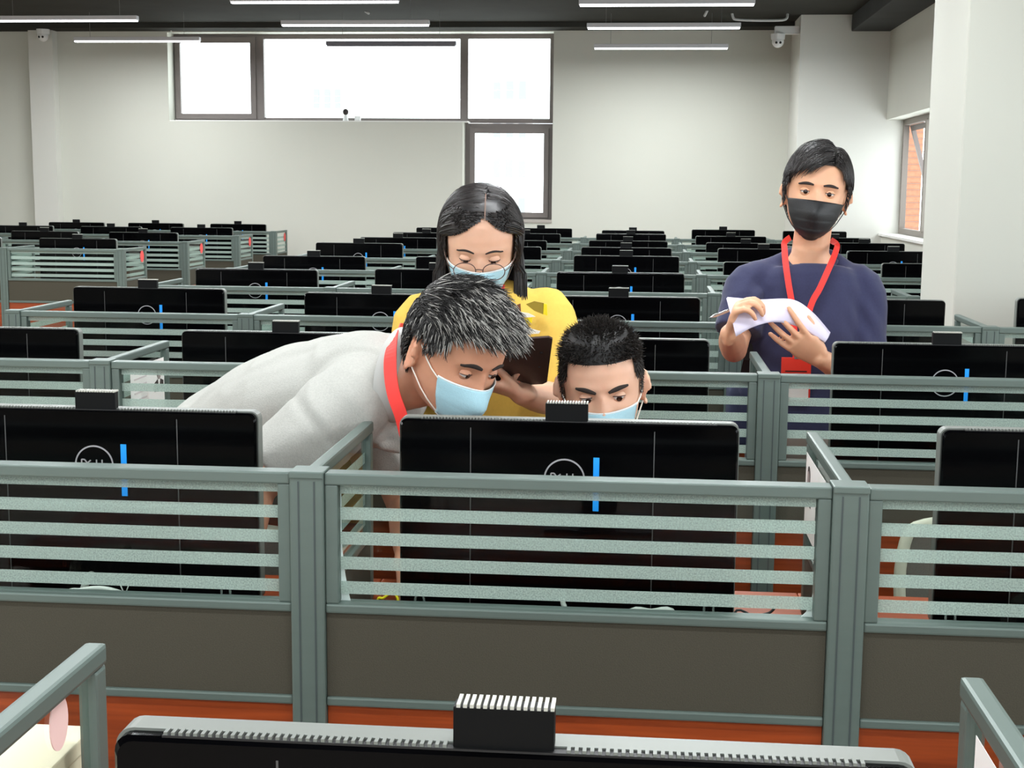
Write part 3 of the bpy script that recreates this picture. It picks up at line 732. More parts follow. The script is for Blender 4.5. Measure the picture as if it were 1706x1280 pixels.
g = bmesh.ops.extrude_face_region(bm, geom=bm.faces[:]); bmesh.ops.translate(bm, vec=(.001, 0, 0), verts=[v for v in g['geom'] if isinstance(v, bmesh.types.BMVert)])
o = mesh_obj('round_sticker', bm, 'pink_sticker', None, (X0-.002+.003, 1.118, 1.079)); tag(o, 'round pale pink sticker on the nearest left divider glass', 'sticker')
p = at(66, 1225, 1.20); t = empty('paper_box', (p.x-.02, 1.20, DESK)); tag(t, 'cream paper box on the desk behind the nearest left divider', 'box')
mesh_obj('body', B(-.12, .045, -.07, .06, .001, .215, bev=.003), 'cream', t)
mesh_obj('lid', B(-.122, .047, -.072, .062, .215, .232, bev=.002), 'cream', t)

# ------------------------------------------------------------------ people
def headrot(yaw, pitch, roll):
    return (Matrix.Rotation(R(roll), 3, 'Y') @ Matrix.Rotation(R(yaw), 3, 'Z') @ Matrix.Rotation(R(pitch), 3, 'X'))
HZ = [.118, .112, .098, .075, .045, .018, -.01, -.035, -.06, -.08, -.10, -.114, -.121]
HW = [.016, .040, .058, .070, .0755, .0755, .074, .0715, .066, .057, .044, .029, .012]
HF = [.012, .040, .064, .082, .091, .093, .090, .0895, .0895, .088, .084, .075, .060]
HB = [.032, .062, .084, .099, .105, .104, .098, .084, .066, .050, .036, .018, .0]
def hi(z, arr): return float(np.interp(-z, [-q for q in HZ], arr))
def hsurf(a, z):
    """head surface point; a = angle from the face (-Y) towards +X"""
    w_, f, b = hi(z, HW), hi(z, HF), hi(z, HB); ca, sa = math.cos(a), math.sin(a); e = 2/2.25
    x = w_*math.copysign(abs(sa)**e, sa); y = -(f if ca > 0 else b)*math.copysign(abs(ca)**e, ca)
    if ca > 0:
        g = lambda cx, cz, sx, sz: math.exp(-((abs(x)-cx)/sx)**2-((z-cz)/sz)**2)
        d = -.0105*g(.030, -.001, .016, .0105)+.0035*g(.028, .021, .022, .007)+.0035*g(.05, -.03, .02, .018)
        ny = max(0, min(1, (.008-z)/.048)) if z > -.042 else max(0, 1-(-.042-z)/.010)
        d += (.006+.018*ny)*math.exp(-(x/(.0075+.006*ny))**2)*(1 if -.056 < z < .012 else 0)*(1 if z < .0 else max(0, 1-z/.012))
        d += .005*math.exp(-(x/.02)**2-((z+.070)/.008)**2)-.003*math.exp(-(x/.02)**2-((z+.0765)/.004)**2)
        y -= d
    return V((x, y, z))
def head_mesh(bm, M):
    n = 72; zs = []
    z = .1175
    while z > -.1205: zs.append(z); z -= .0032
    rg = [[bm.verts.new(M @ hsurf(2*PI*k/n, z)) for k in range(n)] for z in zs]
    for a, b in zip(rg, rg[1:]):
        for k in range(n): bm.faces.new((a[k], b[k], b[(k+1) % n], a[(k+1) % n]))
    bm.faces.new(rg[0]); bm.faces.new(rg[-1][::-1])
def ears(bm, M, s=1.0):
    for sg in (-1, 1):
        Q = Matrix.Rotation(R(sg*30), 3, 'Z') @ Matrix.Rotation(R(-8), 3, 'X')
        MM = M.to_3x3() @ Q; c = M @ V((sg*.0800, .014, -.018))
        ell(bm, c-MM @ V((sg*.002, 0, 0)), (.0045*s, .0145*s, .027*s), MM, 12, 8)
        pts = []
        for k in range(9):
            a = R(-75+k*32); pts.append(c+MM @ V((sg*.006*s, (.0165*math.cos(a)*(.9 if math.sin(a) < 0 else 1)+.001)*s, .0305*math.sin(a)*s)))
        tube(bm, pts, [.0048*s]*9, 8)
def hand(bm, Wp, D, N, ts, curls=(20, 20, 20, 20), spread=(6, 2, -2, -7), s=1.0, thumb=(.6, .7, .35), tcurl=15):
    """Wp wrist, D direction of the palm, N direction the palm faces, ts side of the thumb"""
    Wp = V(Wp); D = V(D).normalized(); N = V(N); N = (N-D*N.dot(D)).normalized(); S = D.cross(N).normalized()*ts
    tube(bm, [Wp-D*.02*s, Wp+D*.02*s, Wp+D*.055*s, Wp+D*.086*s], [(.024*s, .016*s), (.032*s, .015*s), (.040*s, .0135*s), (.036*s, .010*s)], 16, side=S)
    lens = [(.042, .026, .021), (.046, .029, .022), (.042, .027, .021), (.033, .021, .019)]
    for i in range(4):
        off = (.0285, .0095, -.0095, -.0275)[i]*s
        p = Wp+D*(.080, .086, .083, .075)[i]*s+S*off
        dr = (D*math.cos(R(spread[i]))+S*math.sin(R(spread[i]))).normalized()
        pts = [p-dr*.02*s, p]; c = curls[i]; ang = 0
        for l, f in zip(lens[i], (.9, 1.1, .8)):
            ang += c*f; q = dr*math.cos(R(ang))+N*math.sin(R(ang)); p = p+q*l*s; pts.append(p)
        tube(bm, pts, [.0085*s, .0088*s, .0083*s, .0076*s, .0062*s], 10, sub=2)
    p = Wp+D*.018*s+S*.022*s; d1 = (D*thumb[0]+S*thumb[1]+N*thumb[2]).normalized(); ax_ = d1.cross(D)
    pts = [p-d1*.012*s, p]; p = p+d1*.038*s; pts.append(p)
    d2 = (d1*math.cos(R(tcurl))+D*math.sin(R(tcurl))).normalized(); p = p+d2*.030*s; pts.append(p); d3 = (d2+D*.3*(tcurl > 0)).normalized(); p = p+d3*.024*s; pts.append(p)
    tube(bm, pts, [.013*s, .013*s, .0105*s, .0095*s, .0072*s], 10, sub=2)
def remesh(name, bm, material, parent, voxel, smooth=2, wr=0., ws=9., fold=None):
    me = mesh_of(bm, name); o = bpy.data.objects.new('tmp', me); COL.objects.link(o)
    md = o.modifiers.new('r', 'REMESH'); md.mode = 'VOXEL'; md.voxel_size = voxel
    if smooth: sm = o.modifiers.new('s', 'SMOOTH'); sm.factor = .5; sm.iterations = smooth
    dg = bpy.context.evaluated_depsgraph_get(); dg.update()
    ev = bpy.data.meshes.new_from_object(o.evaluated_get(dg)); bpy.data.objects.remove(o); ev.name = name
    if wr or fold:
        nv = len(ev.vertices); co = np.empty(nv*3, 'f'); no = np.empty(nv*3, 'f'); ev.vertices.foreach_get('co', co); ev.vertices.foreach_get('normal', no)
        co = co.reshape(-1, 3); no = no.reshape(-1, 3); d = np.zeros(nv)
        if wr:
            for i in range(nv):
                p = co[i]; q = V((p[0]*ws, p[1]*ws, p[2]*ws*.6)); n1 = noise.noise(q+V((1.3, 0, 0)))
                d[i] = wr*(1-2*abs(noise.noise(q*1.0+V((n1, n1*.7, 5)))) - .6)
        if fold is not None: d += fold(co)
        co += no*d[:, None]; ev.vertices.foreach_set('co', co.ravel())
    ev.materials.clear(); ev.materials.append(MT[material])
    ev.polygons.foreach_set('use_smooth', [True]*len(ev.polygons)); ev.update()
    return link(name, ev, parent)
HC = V((0, .007, .014)); HR = V((.079, .101, .107))
def hair(name, M, parent, keep, dirf, n, ln, steps, r0, r1, material, capoff=.006, lift=1.06, grey=None, seed=1, cap=True, hold=None, jitter=.25, capk=.45):
    """scalp cap plus thin tapered strands following dirf; keep(p) tells where hair grows"""
    rg = random.Random(seed); verts, faces, gv = [], [], []
    nA = 96; zs = [.117-.003*i for i in range(66)]
    if cap:
        idx = {}
        def gi(i, k):
            k %= nA
            if (i, k) not in idx:
                p = hsurf(2*PI*k/nA, zs[i]); q = (p-HC).normalized(); idx[(i, k)] = len(verts); verts.append(M @ (p+q*capoff*capk)); gv.append(0)
            return idx[(i, k)]
        for i in range(len(zs)-1):
            for k in range(nA):
                if keep(hsurf(2*PI*(k+.5)/nA, (zs[i]+zs[i+1])/2)): faces.append((gi(i, k), gi(i+1, k), gi(i+1, k+1), gi(i, k+1)))
        c = len(verts); top = [idx.get((0, k)) for k in range(nA)]
        if all(t is not None for t in top): faces.append(tuple(top))
    made = 0; tries = 0
    while made < n and tries < n*20:
        tries += 1
        # sample over the scalp by direction
        u = rg.uniform(-.75, 1); a = rg.uniform(-PI, PI); s_ = math.sqrt(1-u*u)
        p = V((HR.x*s_*math.sin(a), -HR.y*s_*math.cos(a), HR.z*u))+HC
        if u < .97:
            q_ = hsurf(math.atan2(p.x/HR.x, -(p.y-HC.y)/HR.y), max(-.119, min(.117, p.z))); 
            if u < .80: p = q_
        if not keep(p): continue
        made += 1; p = p+(p-HC).normalized()*capoff*.9; L_ = ln(p, rg); st = L_/steps; path = [p.copy()]; g_ = grey(p) if grey else 1.0
        jit = V((rg.gauss(0, jitter), rg.gauss(0, jitter), rg.gauss(0, jitter)))
        for k in range(steps):
            t = (k+1)/steps; d = dirf(path[0], path[-1], t)+jit*(.5+.5*t); d.normalize(); q = path[-1]+d*st
            e = q-HC; rr = math.sqrt((e.x/HR.x)**2+(e.y/HR.y)**2+(e.z/HR.z)**2); mn = 1.0+capoff*9+(lift-1-capoff*9)*min(1, t*2.5)*(.75+.5*((made*37 % 100)/100))
            if rr < mn: q = HC+e*(mn/rr)
            elif hold is not None and rr > mn+.03 and q.z > hold: q = HC+e*((mn+.03)/rr)
            path.append(q)
        sd = (path[-1]-path[0]).cross(V((rg.gauss(0, 1), rg.gauss(0, 1), rg.gauss(0, 1)))); 
        if sd.length < 1e-6: continue
        sd.normalize(); b0 = len(verts); m_ = len(path)
        for i, q in enumerate(path):
            t = i/(m_-1); r = r0*(1-t)+r1*t; tg = (path[min(i+1, m_-1)]-path[max(i-1, 0)]).normalized(); u1 = (sd-tg*sd.dot(tg)).normalized(); u2 = tg.cross(u1)
            for an in (0, 2.094, 4.189): verts.append(M @ (q+(u1*math.cos(an)+u2*math.sin(an))*r)); gv.append(g_)
        for i in range(m_-1):
            for k in range(3): faces.append((b0+3*i+k, b0+3*i+(k+1) % 3, b0+3*i+3+(k+1) % 3, b0+3*i+3+k))
        faces.append((b0+3*m_-3, b0+3*m_-2, b0+3*m_-1))
    me = bpy.data.meshes.new(name); me.from_pydata([tuple(v) for v in verts], [], faces)
    at_ = me.attributes.new('grey', 'FLOAT', 'POINT'); at_.data.foreach_set('value', gv)
    me.polygons.foreach_set('use_smooth', [True]*len(me.polygons)); me.materials.append(MT[material]); me.update()
    return link(name, me, parent)
def face_bits(M, parent, look=(0, 0), lid=.35, brow_m='brow', brow_t=.0035, skin='skin_light', brow_tilt=0., low=.28, brow_z=.020, arch=.005):
    """eyeballs, lids and eyebrows, in head space through M"""
    for sg in (-1, 1):
        c = V((sg*.0300, -.0732, -.001)); ro = .0118
        bm = bmesh.new(); ell(bm, (0, 0, 0), (ro,)*3, seg=20, rings=14); e = mesh_obj('eye', bm, 'eye_white', parent, smooth=True); e.data.transform(M.to_3x3().to_4x4()); e.location = M @ c
        g = V((look[0], -1, look[1])).normalized(); bm = bmesh.new(); Q = g.to_track_quat('Z', 'Y').to_matrix()
        ell(bm, (0, 0, 0), (.0060, .0060, .0018), Q, 16, 8); i_ = mesh_obj('iris', bm, 'iris', e, smooth=True); i_.data.transform(M.to_3x3().to_4x4()); i_.location = M.to_3x3() @ (g*(ro-.0004))
        # lids: spherical shells over the ball, cut along the eye opening
        def lidshell(a0, a1, off, rr):
            bm = bmesh.new(); rows = []
            for j in range(7):
                row = []
                for k in range(17):
                    az_ = R(-80+10*k); f = math.cos(az_)**.8; el = a0*f if j == 0 else a0*f+(a1-a0*f)*j/6
                    row.append(bm.verts.new(M @ (c+V((math.sin(az_)*math.cos(el)*rr*1.12, -math.cos(az_)*math.cos(el)*rr, math.sin(el)*rr)))))
                rows.append(row)
            for a, b in zip(rows, rows[1:]):
                for k in range(16): bm.faces.new((a[k], a[k+1], b[k+1], b[k]))
            return bm, rows
        bm, _ = lidshell(lid, R(78), 0, ro+.0012); mesh_obj('upper_lid', bm, skin, parent, smooth=True)
        bm, _ = lidshell(-low, R(-78), 0, ro+.0010); mesh_obj('lower_lid', bm, skin, parent, smooth=True)
        pts = [M @ (c+V((math.sin(R(a_))*math.cos(lid*math.cos(R(a_))**.8)*(ro+.0015)*1.12, -math.cos(R(a_))*math.cos(lid)*(ro+.0016), math.sin(lid*math.cos(R(a_))**.8)*(ro+.0012)))) for a_ in range(-78, 79, 12)]
        bm = bmesh.new(); tube(bm, pts, [.0004]+[.0009]*(len(pts)-2)+[.0004], 6); mesh_obj('lash_line', bm, 'lid_line', parent, smooth=True)
        pts = []; rad = []
        for k in range(9):
            t = k/8; x = sg*(.0135+.036*t); z = brow_z+arch*math.sin(PI*min(1, t*1.15)*.8)-.004*t*t+brow_tilt*(t-.5)
            a = math.asin(max(-1, min(1, abs(x)/.0755)))*.98*sg; q = hsurf(a, z); q.x = x
            w_, f = hi(z, HW), hi(z, HF); q.y = -f*(1-(abs(x)/w_)**2.25)**(1/2.25)-.0030
            pts.append(M @ q); rad.append((.0018, brow_t*(.35+.65*math.sin(PI*(.12+.80*t)))))
        bm = bmesh.new(); tube(bm, pts, rad, 8, side=M.to_3x3() @ V((0, -1, 0))); mesh_obj('eyebrow', bm, brow_m, parent, smooth=True)
def facemask(M, parent, material, top=-.012, bot=-.118, wtop=66, wbot=58, bulge=.012, loops='loop_white', pleat=.0016, border=None, drop=.010, pk=.020, strap=True):
    """pleated mask wrapped round the lower face, joined to the ears by loops"""
    nu, nv = 28, 22; rows = []; bm = bmesh.new()
    def P(u, v):
        zc = top*(1-v)+bot*v; zt = zc-drop*(abs(u)**1.6)*(1-v)+.010*(abs(u)**2)*v
        ang = u*R(wtop*(1-v)+wbot*v); z = max(-.116, zt)
        w_, f = hi(z, HW)+.0035, hi(z, HF)+.004; ca, sa = math.cos(ang), math.sin(ang)
        nose = pk*math.exp(-(u/.30)**2)*math.exp(-((v-.30)/.28)**2)
        tent = bulge*(1-u*u)*math.sin(PI*(.15+.7*v)); y = -(f*abs(ca)**.88+nose+tent)
        y -= pleat*((v*9) % 1.0-.5)*(1 if .25 < v < .9 else 0)*(1-abs(u)*.4)
        ch = max(0, v-.8)/.2; y += .020*ch*(1-abs(u)*.5)
        return V((w_*math.copysign(abs(sa)**.95, sa), y, zt))
    G = [[bm.verts.new(M @ P(-1+2*i/nu, j/nv)) for i in range(nu+1)] for j in range(nv+1)]
    for j in range(nv):
        for i in range(nu): bm.faces.new((G[j][i], G[j+1][i], G[j+1][i+1], G[j][i+1]))
    o = mesh_obj('face_mask', bm, material, parent, smooth=True)
    sol = o.modifiers.new('t', 'SOLIDIFY'); sol.thickness = .0012; sol.offset = 0
    if border:
        for v0 in (0, 1):
            bm = bmesh.new(); pts = [M @ (P(-1+2*i/nu, v0)+V((0, -.0004, 0))) for i in range(nu+1)]; tube(bm, pts, [(.0022, .0009)]*(nu+1), 6, side=M.to_3x3() @ V((0, 0, 1))); mesh_obj('mask_edge', bm, border, o, smooth=True)
    if strap:
        for sg in (-1, 1):
            for v0, ez in ((.04, .010), (.93, -.042)):
                a = P(sg*1.0, v0); b = V((sg*.0805, .014, ez)); mid = (a+b)/2; w_ = hi(mid.z, HW)+.004; mid.x = sg*max(abs(mid.x), w_)
                bm = bmesh.new(); tube(bm, [M @ q for q in (a, (a+mid)/2+V((sg*.002, 0, 0)), mid, b)], [.0014]*4, 6); mesh_obj('ear_loop', bm, loops, o, smooth=True)
    return o
def shoe(parent, p, d):
    p = V(p); d = V(d).normalized(); bm = bmesh.new()
    tube(bm, [p-d*.06+V((0, 0, .045)), p+V((0, 0, .05)), p+d*.09+V((0, 0, .04)), p+d*.17+V((0, 0, .032))], [(.038, .04), (.042, .045), (.046, .034), (.036, .024)], 14, side=d.cross(V((0, 0, 1))), sub=3); s_ = mesh_obj('shoe', bm, 'shoe', parent, smooth=True)
    bm = bmesh.new(); tube(bm, [p-d*.07+V((0, 0, .011)), p+d*.05+V((0, 0, .011)), p+d*.185+V((0, 0, .011))], [(.042, .011), (.048, .011), (.036, .010)], 14, side=d.cross(V((0, 0, 1))), sub=3); mesh_obj('sole', bm, 'sole', s_, smooth=True)
def person(label, base):
    t = empty('person', base); tag(t, label, 'person'); return t
def W2(parent):   # put world-space meshes under the person's empty
    bpy.context.view_layer.update()
    inv = Matrix.Translation(-V(parent.location))
    def rec(o, top):
        for ch in o.children:
            if ch.get('_w'): continue
            if top: ch.matrix_parent_inverse = inv
            else: pass
    rec(parent, True)
def HE(px, py, Y, yaw, pitch, roll, s=1.0):
    q = headrot(yaw, pitch, roll) @ V((0, -.087*s, 0)); c = at(px, py, Y)-q
    return c, HM(c, yaw, pitch, roll, s)
def HM(c, yaw, pitch, roll, s=1.0): return Matrix.Translation(c) @ (headrot(yaw, pitch, roll) @ Matrix.Scale(s, 3)).to_4x4()

# ---- standing man at the right, navy T-shirt, black mask
YD = 4.05
cD, MD = HE(1362, 321, YD-.09, -5, 2, 7, 1.09)
pD = person('standing man in a navy T-shirt and black face mask holding papers in both hands', (cD.x, YD, 0))
nb = at(1350, 424, YD+.02); sl = at(1247, 472, YD); sr = at(1437, 480, YD+.01)
el = at(1223, 583, YD-.10); wl_ = at(1216, 556, YD-.30); er = at(1440, 640, YD-.02); wr_ = at(1366, 597, YD-.27)
hip = V((nb.x+.005, YD+.02, .88)); chest = V((nb.x-.002, YD+.02, 1.15)); waist = V((nb.x, YD+.02, 1.01))
bm = bmesh.new(); head_mesh(bm, MD); ears(bm, MD, 1.05)
tube(bm, [nb+V((0, .01, -.05)), nb+V((0, .012, .0)), cD+V((0, .018, -.075)), cD+V((0, .01, -.03))], [.062, .053, .052, .05], 20, sub=3)
tube(bm, [hip, waist, chest, nb+V((0, .02, -.09)), nb], [(.14, .09), (.13, .09), (.15, .095), (.13, .06), (.055, .05)], 20, side=(1, 0, 0), sub=3)
tube(bm, [sl, (sl+el)/2, el], [.046, .042, .036], 14); tube(bm, [el, el*.55+wl_*.45, wl_], [.037, .038, .027], 14, sub=3)
tube(bm, [sr, (sr+er)/2, er], [.046, .042, .036], 14); tube(bm, [er, er*.55+wr_*.45, wr_], [.036, .036, .026], 14, sub=3)
tube(bm, [nb+V((0, .02, -.10)), sl], [.05, .045], 12); tube(bm, [nb+V((0, .02, -.10)), sr], [.05, .045], 12)
hp = at(1228, 512, YD-.335)
hand(bm, wl_, hp-wl_, V((.8, -.30, .1)), 1, curls=(62, 58, 52, 50), spread=(4, 1, -2, -5), s=1.02, thumb=(.8, .2, .6), tcurl=20)
tg_ = at(1306, 551, YD-.33)
hand(bm, wr_, tg_-wr_, V((.15, 1, .25)), -1, curls=(12, 10, 12, 14), spread=(12, 4, -4, -10), s=1.04, thumb=(.85, .42, .45), tcurl=6)
for s_ in (-1, 1):
    fx = V((hip.x+s_*.09, YD+.03, 0)); tube(bm, [hip+V((s_*.08, 0, 0)), fx+V((0, 0, .5)), fx+V((0, .02, .08))], [.075, .05, .035], 14); shoe(pD, (fx.x, YD+.05, 0), (.1*s_, -1, 0))
tube(bm, [nb+V((0, .024, -.050)), nb+V((0, -.003, -.008))], [(.066, .062), (.064, .060)], 24, side=(1, 0, 0), rnd=False)
remesh('body', bm, 'skin_warm', pD, .0042, 2)
bm = bmesh.new()
tube(bm, [V((hip.x, YD+.02, .86)), waist, chest, V((nb.x, YD+.02, nb.z-.100)), nb+V((0, .022, -.044)), nb+V((0, .002, -.014))], [(.185, .125), (.168, .118), (.178, .128), (.172, .115), (.130, .084), (.070, .066)], 28, side=(1, 0, 0), sub=4, rnd=False)
for s_, q in ((sl, -1), (sr, 1)): tube(bm, [nb+V((q*.030, .034, -.014)), nb+V((q*.066, .024, -.020)), s_+V((-q*.02, 0, .006))], [.026, .030, .050], 14, sub=3)
for s_, e_, q in ((sl, el, -1), (sr, er, 1)):
    d = (e_-s_); tube(bm, [nb+V((q*.05, .015, -.062)), s_+V((0, 0, .0)), s_+d*.35, s_+d*.74], [.045, .060, .066, .070], 20, sub=4, rnd=False)
def foldD(co):
    x, z = co[:, 0]-nb.x, co[:, 2]; f = np.zeros(len(co))
    for sg in (-1, 1):   # folds running from the armpits
        f += .004*np.sin((z+sg*x*1.5)*70+sg)*np.exp(-((x-sg*.15)/.05)**2-((z-(nb.z-.17))/.10)**2)
    f += .003*np.sin(z*55+x*20)*np.exp(-((z-1.02)/.12)**2)
    return f
remesh('t_shirt', bm, 'navy', pD, .0065, 3, wr=.004, ws=7, fold=foldD)
bm = bmesh.new(); P_ = [nb+V((.069*math.cos(2*PI*k/24), .001+.060*math.sin(2*PI*k/24), -.012+.034*math.sin(2*PI*k/24))) for k in range(25)]
tube(bm, P_, [(.004, .011)]*25, 8, side=(0, 0, 1)); mesh_obj('neck_rib', bm, 'navy', pD, smooth=True)
bm = bmesh.new()
tube(bm, [hip+V((0, 0, .08)), hip+V((0, 0, -.04))], [(.165, .115), (.172, .12)], 20, side=(1, 0, 0))
for s_ in (-1, 1): fx = V((hip.x+s_*.095, YD+.03, 0)); tube(bm, [hip+V((s_*.085, 0, -.02)), fx+V((0, 0, .5)), fx+V((0, .02, .075))], [.092, .068, .055], 18, rnd=False, sub=3)
remesh('trousers', bm, 'grey_trousers', pD, .012, 2, wr=.004)
face_bits(MD, pD, look=(.0, -.02), lid=.21, skin='skin_warm', low=.24, brow_tilt=.001, arch=.0025, brow_t=.0042, brow_z=.019)
facemask(MD, pD, 'mask_black', top=-.020, bot=-.124, wtop=68, wbot=56, bulge=.014, loops='mask_black', pk=.020, drop=.004, pleat=.004)
def offear(p): return not (abs(p.x) > .045 and -.006 < p.y < .036 and p.z < .016)
def keepD(p): return keepD_(p) and offear(p)
def keepD_(p): return (p.z > .070+.02*min(1, abs(p.x)/.05)*0 and p.y < -.02) or (p.y >= -.045 and p.z > .015) or (p.y > -.022 and p.z > -.028 and abs(p.x) > .03 and p.y < .0) or (p.y > .028 and p.z > -.075)
def dirD(r, p, t):
    if r.z > .045 and r.y < .06:
        if r.x < .030: return V((-.75-.3*t, -.85+.5*t, .25*(1-t)-1.0*t))
        return V((1.0-.5*t, -.25, .1-1.1*t))
    return V((.10*(1 if r.x > 0 else -1), .15 if r.y > 0 else -.1, -1))
hair('hair', MD, pD, keepD, dirD, 7000, lambda p, g: (.072 if p.z > .066 else .034 if p.z > .035 else .014)*g.uniform(.7, 1.05), 8, .0013, .0004, 'hair_black', capoff=.007, lift=1.13, seed=4, jitter=.13, hold=-.02)
# lanyard, badge, papers, pen
rb = bmesh.new(); ribbon(rb, spline([at(1316, 396, YD+.06), at(1307, 404, YD+.01), at(1307, 416, YD-.05), at(1309, 440, YD-.105), at(1314, 475, YD-.125), at(1321, 520, YD-.13), at(1326, 597, YD-.14)], 5), .017, (0, -1, 0))
ribbon(rb, spline([at(1384, 400, YD+.06), at(1394, 408, YD+.01), at(1392, 420, YD-.05), at(1384, 440, YD-.105), at(1366, 480, YD-.125), at(1350, 512, YD-.13), at(1328, 597, YD-.14)], 5), .017, (0, -1, 0))
lan = mesh_obj('lanyard', rb, 'red_ribbon'); tag(lan, 'red lanyard hanging down the navy T-shirt of the standing man', 'lanyard'); lan['kind'] = 'thing'
bp = at(1327, 596, YD-.15); bdg = empty('name_badge', (bp.x, YD-.15, bp.z)); tag(bdg, 'red topped name badge hanging below the papers of the standing man', 'badge')
mesh_obj('holder', B(-.041, .041, 0, .003, -.125, 0, bev=.001), 'badge_red', bdg); mesh_obj('card', B(-.036, .036, -.0012, -.0002, -.119, -.046), 'card', bdg)
mesh_obj('slot', B(-.030, .030, -.0012, -.0002, -.040, -.037), 'hole', bdg); mesh_obj('clip', B(-.006, .006, -.002, .004, -.004, .014, bev=.001), 'metal', bdg)
def sheet(top, bot, n=24, m_=8):
    bm = bmesh.new(); A, Bq = spline(top, n), spline(bot, n)
    G = [[bm.verts.new(a.lerp(b, j/m_)+V((0, -.010*math.sin(PI*j/m_), 0))) for a, b in zip(A, Bq)] for j in range(m_+1)]
    for r0, r1 in zip(G, G[1:]):
        for k in range(len(A)-1): bm.faces.new((r0[k], r0[k+1], r1[k+1], r1[k]))
    return bm
yq = YD-.30
for i in range(3):
    o_ = V((.0015*i, .004*i, .0012*i))
    q = mesh_obj('sheet_of_paper', sheet([a+o_ for a in (at(1210, 497, yq-.02), at(1262, 501, yq-.005), at(1318, 501, yq+.01), at(1352, 522, yq+.02), at(1382, 556, yq+.03))],
        [a+o_ for a in (at(1226, 561, yq-.06), at(1255, 545, yq-.06), at(1290, 537, yq-.045), at(1330, 545, yq-.015), at(1374, 571, yq+.005))]), 'paper', smooth=True)
    tag(q, 'white paper sheet held in both hands by the standing man, ' + ('front of the three', 'middle of the three', 'rear of the three')[i], 'paper'); q['group'] = 'papers held by the standing man'
    q.modifiers.new('t', 'SOLIDIFY').thickness = .0004
bm = bmesh.new(); a, b = at(1183, 529, YD-.37), at(1202, 522, YD-.33); tube(bm, [a, a.lerp(b, .3), b, b+(b-a)*1.6], [.0015, .0042, .0045, .0045], 10); q = mesh_obj('pen', bm, 'metal', smooth=True); tag(q, 'silver pen sticking out of the left-hand fist of the standing man', 'pen')

bg_ = at(1240, 668, YD+.06); t_ = empty('shoulder_bag', bg_); tag(t_, 'dark blue shoulder bag hanging at the hip of the standing man', 'bag')
bm = bmesh.new(); box(bm, -.05, .05, -.09, .09, -.13, .055, bev=.025); mesh_obj('body', bm, 'navy_cloth_chair', t_, smooth=True)
bm = bmesh.new(); ribbon(bm, [V((-.01, -.05, .05)), at(1247, 600, YD-.03)-bg_, at(1252, 540, YD-.03)-bg_], .03, (0, -1, 0)); mesh_obj('strap', bm, 'chair_black', t_)

# ---- woman in yellow with glasses, looking down
YB = 3.04
cB, MB_ = HE(799, 434, YB-.10, 6, 24, 1.5, .98)
pB = person('standing woman in a yellow T-shirt, glasses and pale blue mask looking down at a clipboard', (cB.x, YB, 0))
nb = at(815, 497, YB+.04); sl = at(700, 525, YB+.02); sr = at(912, 518, YB+.02)
el = at(690, 655, YB+.02); wl_ = at(760, 650, YB-.22); er = at(940, 668, YB-.06); wr_ = at(868, 656, YB-.245)
hip = V((nb.x, YB+.06, .86)); chest = V((nb.x, YB+.04, 1.16)); waist = V((nb.x, YB+.05, .99))
bm = bmesh.new(); head_mesh(bm, MB_); ears(bm, MB_, .95)
tube(bm, [nb+V((0, .02, -.06)), nb+V((0, .03, 0)), cB+V((0, .045, -.07)), cB+V((0, .03, -.02))], [.055, .045, .044, .045], 20, sub=3)
tube(bm, [hip, waist, chest, nb+V((0, 0, -.05)), nb], [(.14, .09), (.11, .08), (.13, .085), (.12, .055), (.05, .045)], 20, side=(1, 0, 0), sub=3)
tube(bm, [sl, (sl+el)/2, el], [.040, .036, .031], 14); tube(bm, [el, el*.55+wl_*.45, wl_], [.032, .031, .022], 14, sub=3)
tube(bm, [sr, (sr+er)/2, er], [.042, .040, .036], 14); tube(bm, [er, er*.5+wr_*.5, wr_], [.038, .036, .024], 14, sub=3)
hand(bm, wr_, at(812, 640, YB-.27)-wr_, V((-.1, .2, 1)), -1, curls=(35, 38, 38, 38), s=.90, thumb=(.8, .35, .45))
hand(bm, wl_, V((.9, -.1, .1)), V((0, -.1, 1)), 1, curls=(15, 15, 15, 15), s=.9)
for s_ in (-1, 1):
    fx = V((hip.x+s_*.08, YB+.07, 0)); tube(bm, [hip+V((s_*.07, 0, 0)), fx+V((0, 0, .46)), fx+V((0, .01, .08))], [.07, .045, .03], 14); shoe(pB, (fx.x, YB+.05, 0), (.1*s_, -1, 0))
remesh('body', bm, 'skin_light', pB, .0042, 2)
bm = bmesh.new()
tube(bm, [V((hip.x, YB+.05, .80)), waist, chest, V((nb.x, YB+.035, (nb.z+chest.z)/2+.02)), nb+V((0, .02, -.035)), nb+V((0, .02, -.002))], [(.175, .12), (.158, .112), (.165, .12), (.160, .105), (.115, .075), (.060, .056)], 28, side=(1, 0, 0), sub=4, rnd=False)
for s_, e_, q in ((sl, el, -1), (sr, er, 1)):
    d = (e_-s_); tube(bm, [nb+V((q*.045, .02, -.045)), s_, s_+d*.4, s_+d*.88], [.040, .052, .062, .068], 20, sub=4, rnd=False)
remesh('t_shirt', bm, 'yellow', pB, .0065, 3, wr=.006, ws=8)
bm = bmesh.new(); P_ = [nb+V((.061*math.cos(2*PI*k/24), .020+.057*math.sin(2*PI*k/24), -.004-.016*max(0, -math.sin(2*PI*k/24)))) for k in range(25)]
tube(bm, P_, [(.004, .009)]*25, 8, side=(0, 0, 1)); mesh_obj('neck_rib', bm, 'yellow', pB, smooth=True)
bm = bmesh.new()
tube(bm, [hip+V((0, 0, .08)), hip+V((0, 0, -.04))], [(.150, .105), (.165, .115)], 20, side=(1, 0, 0))
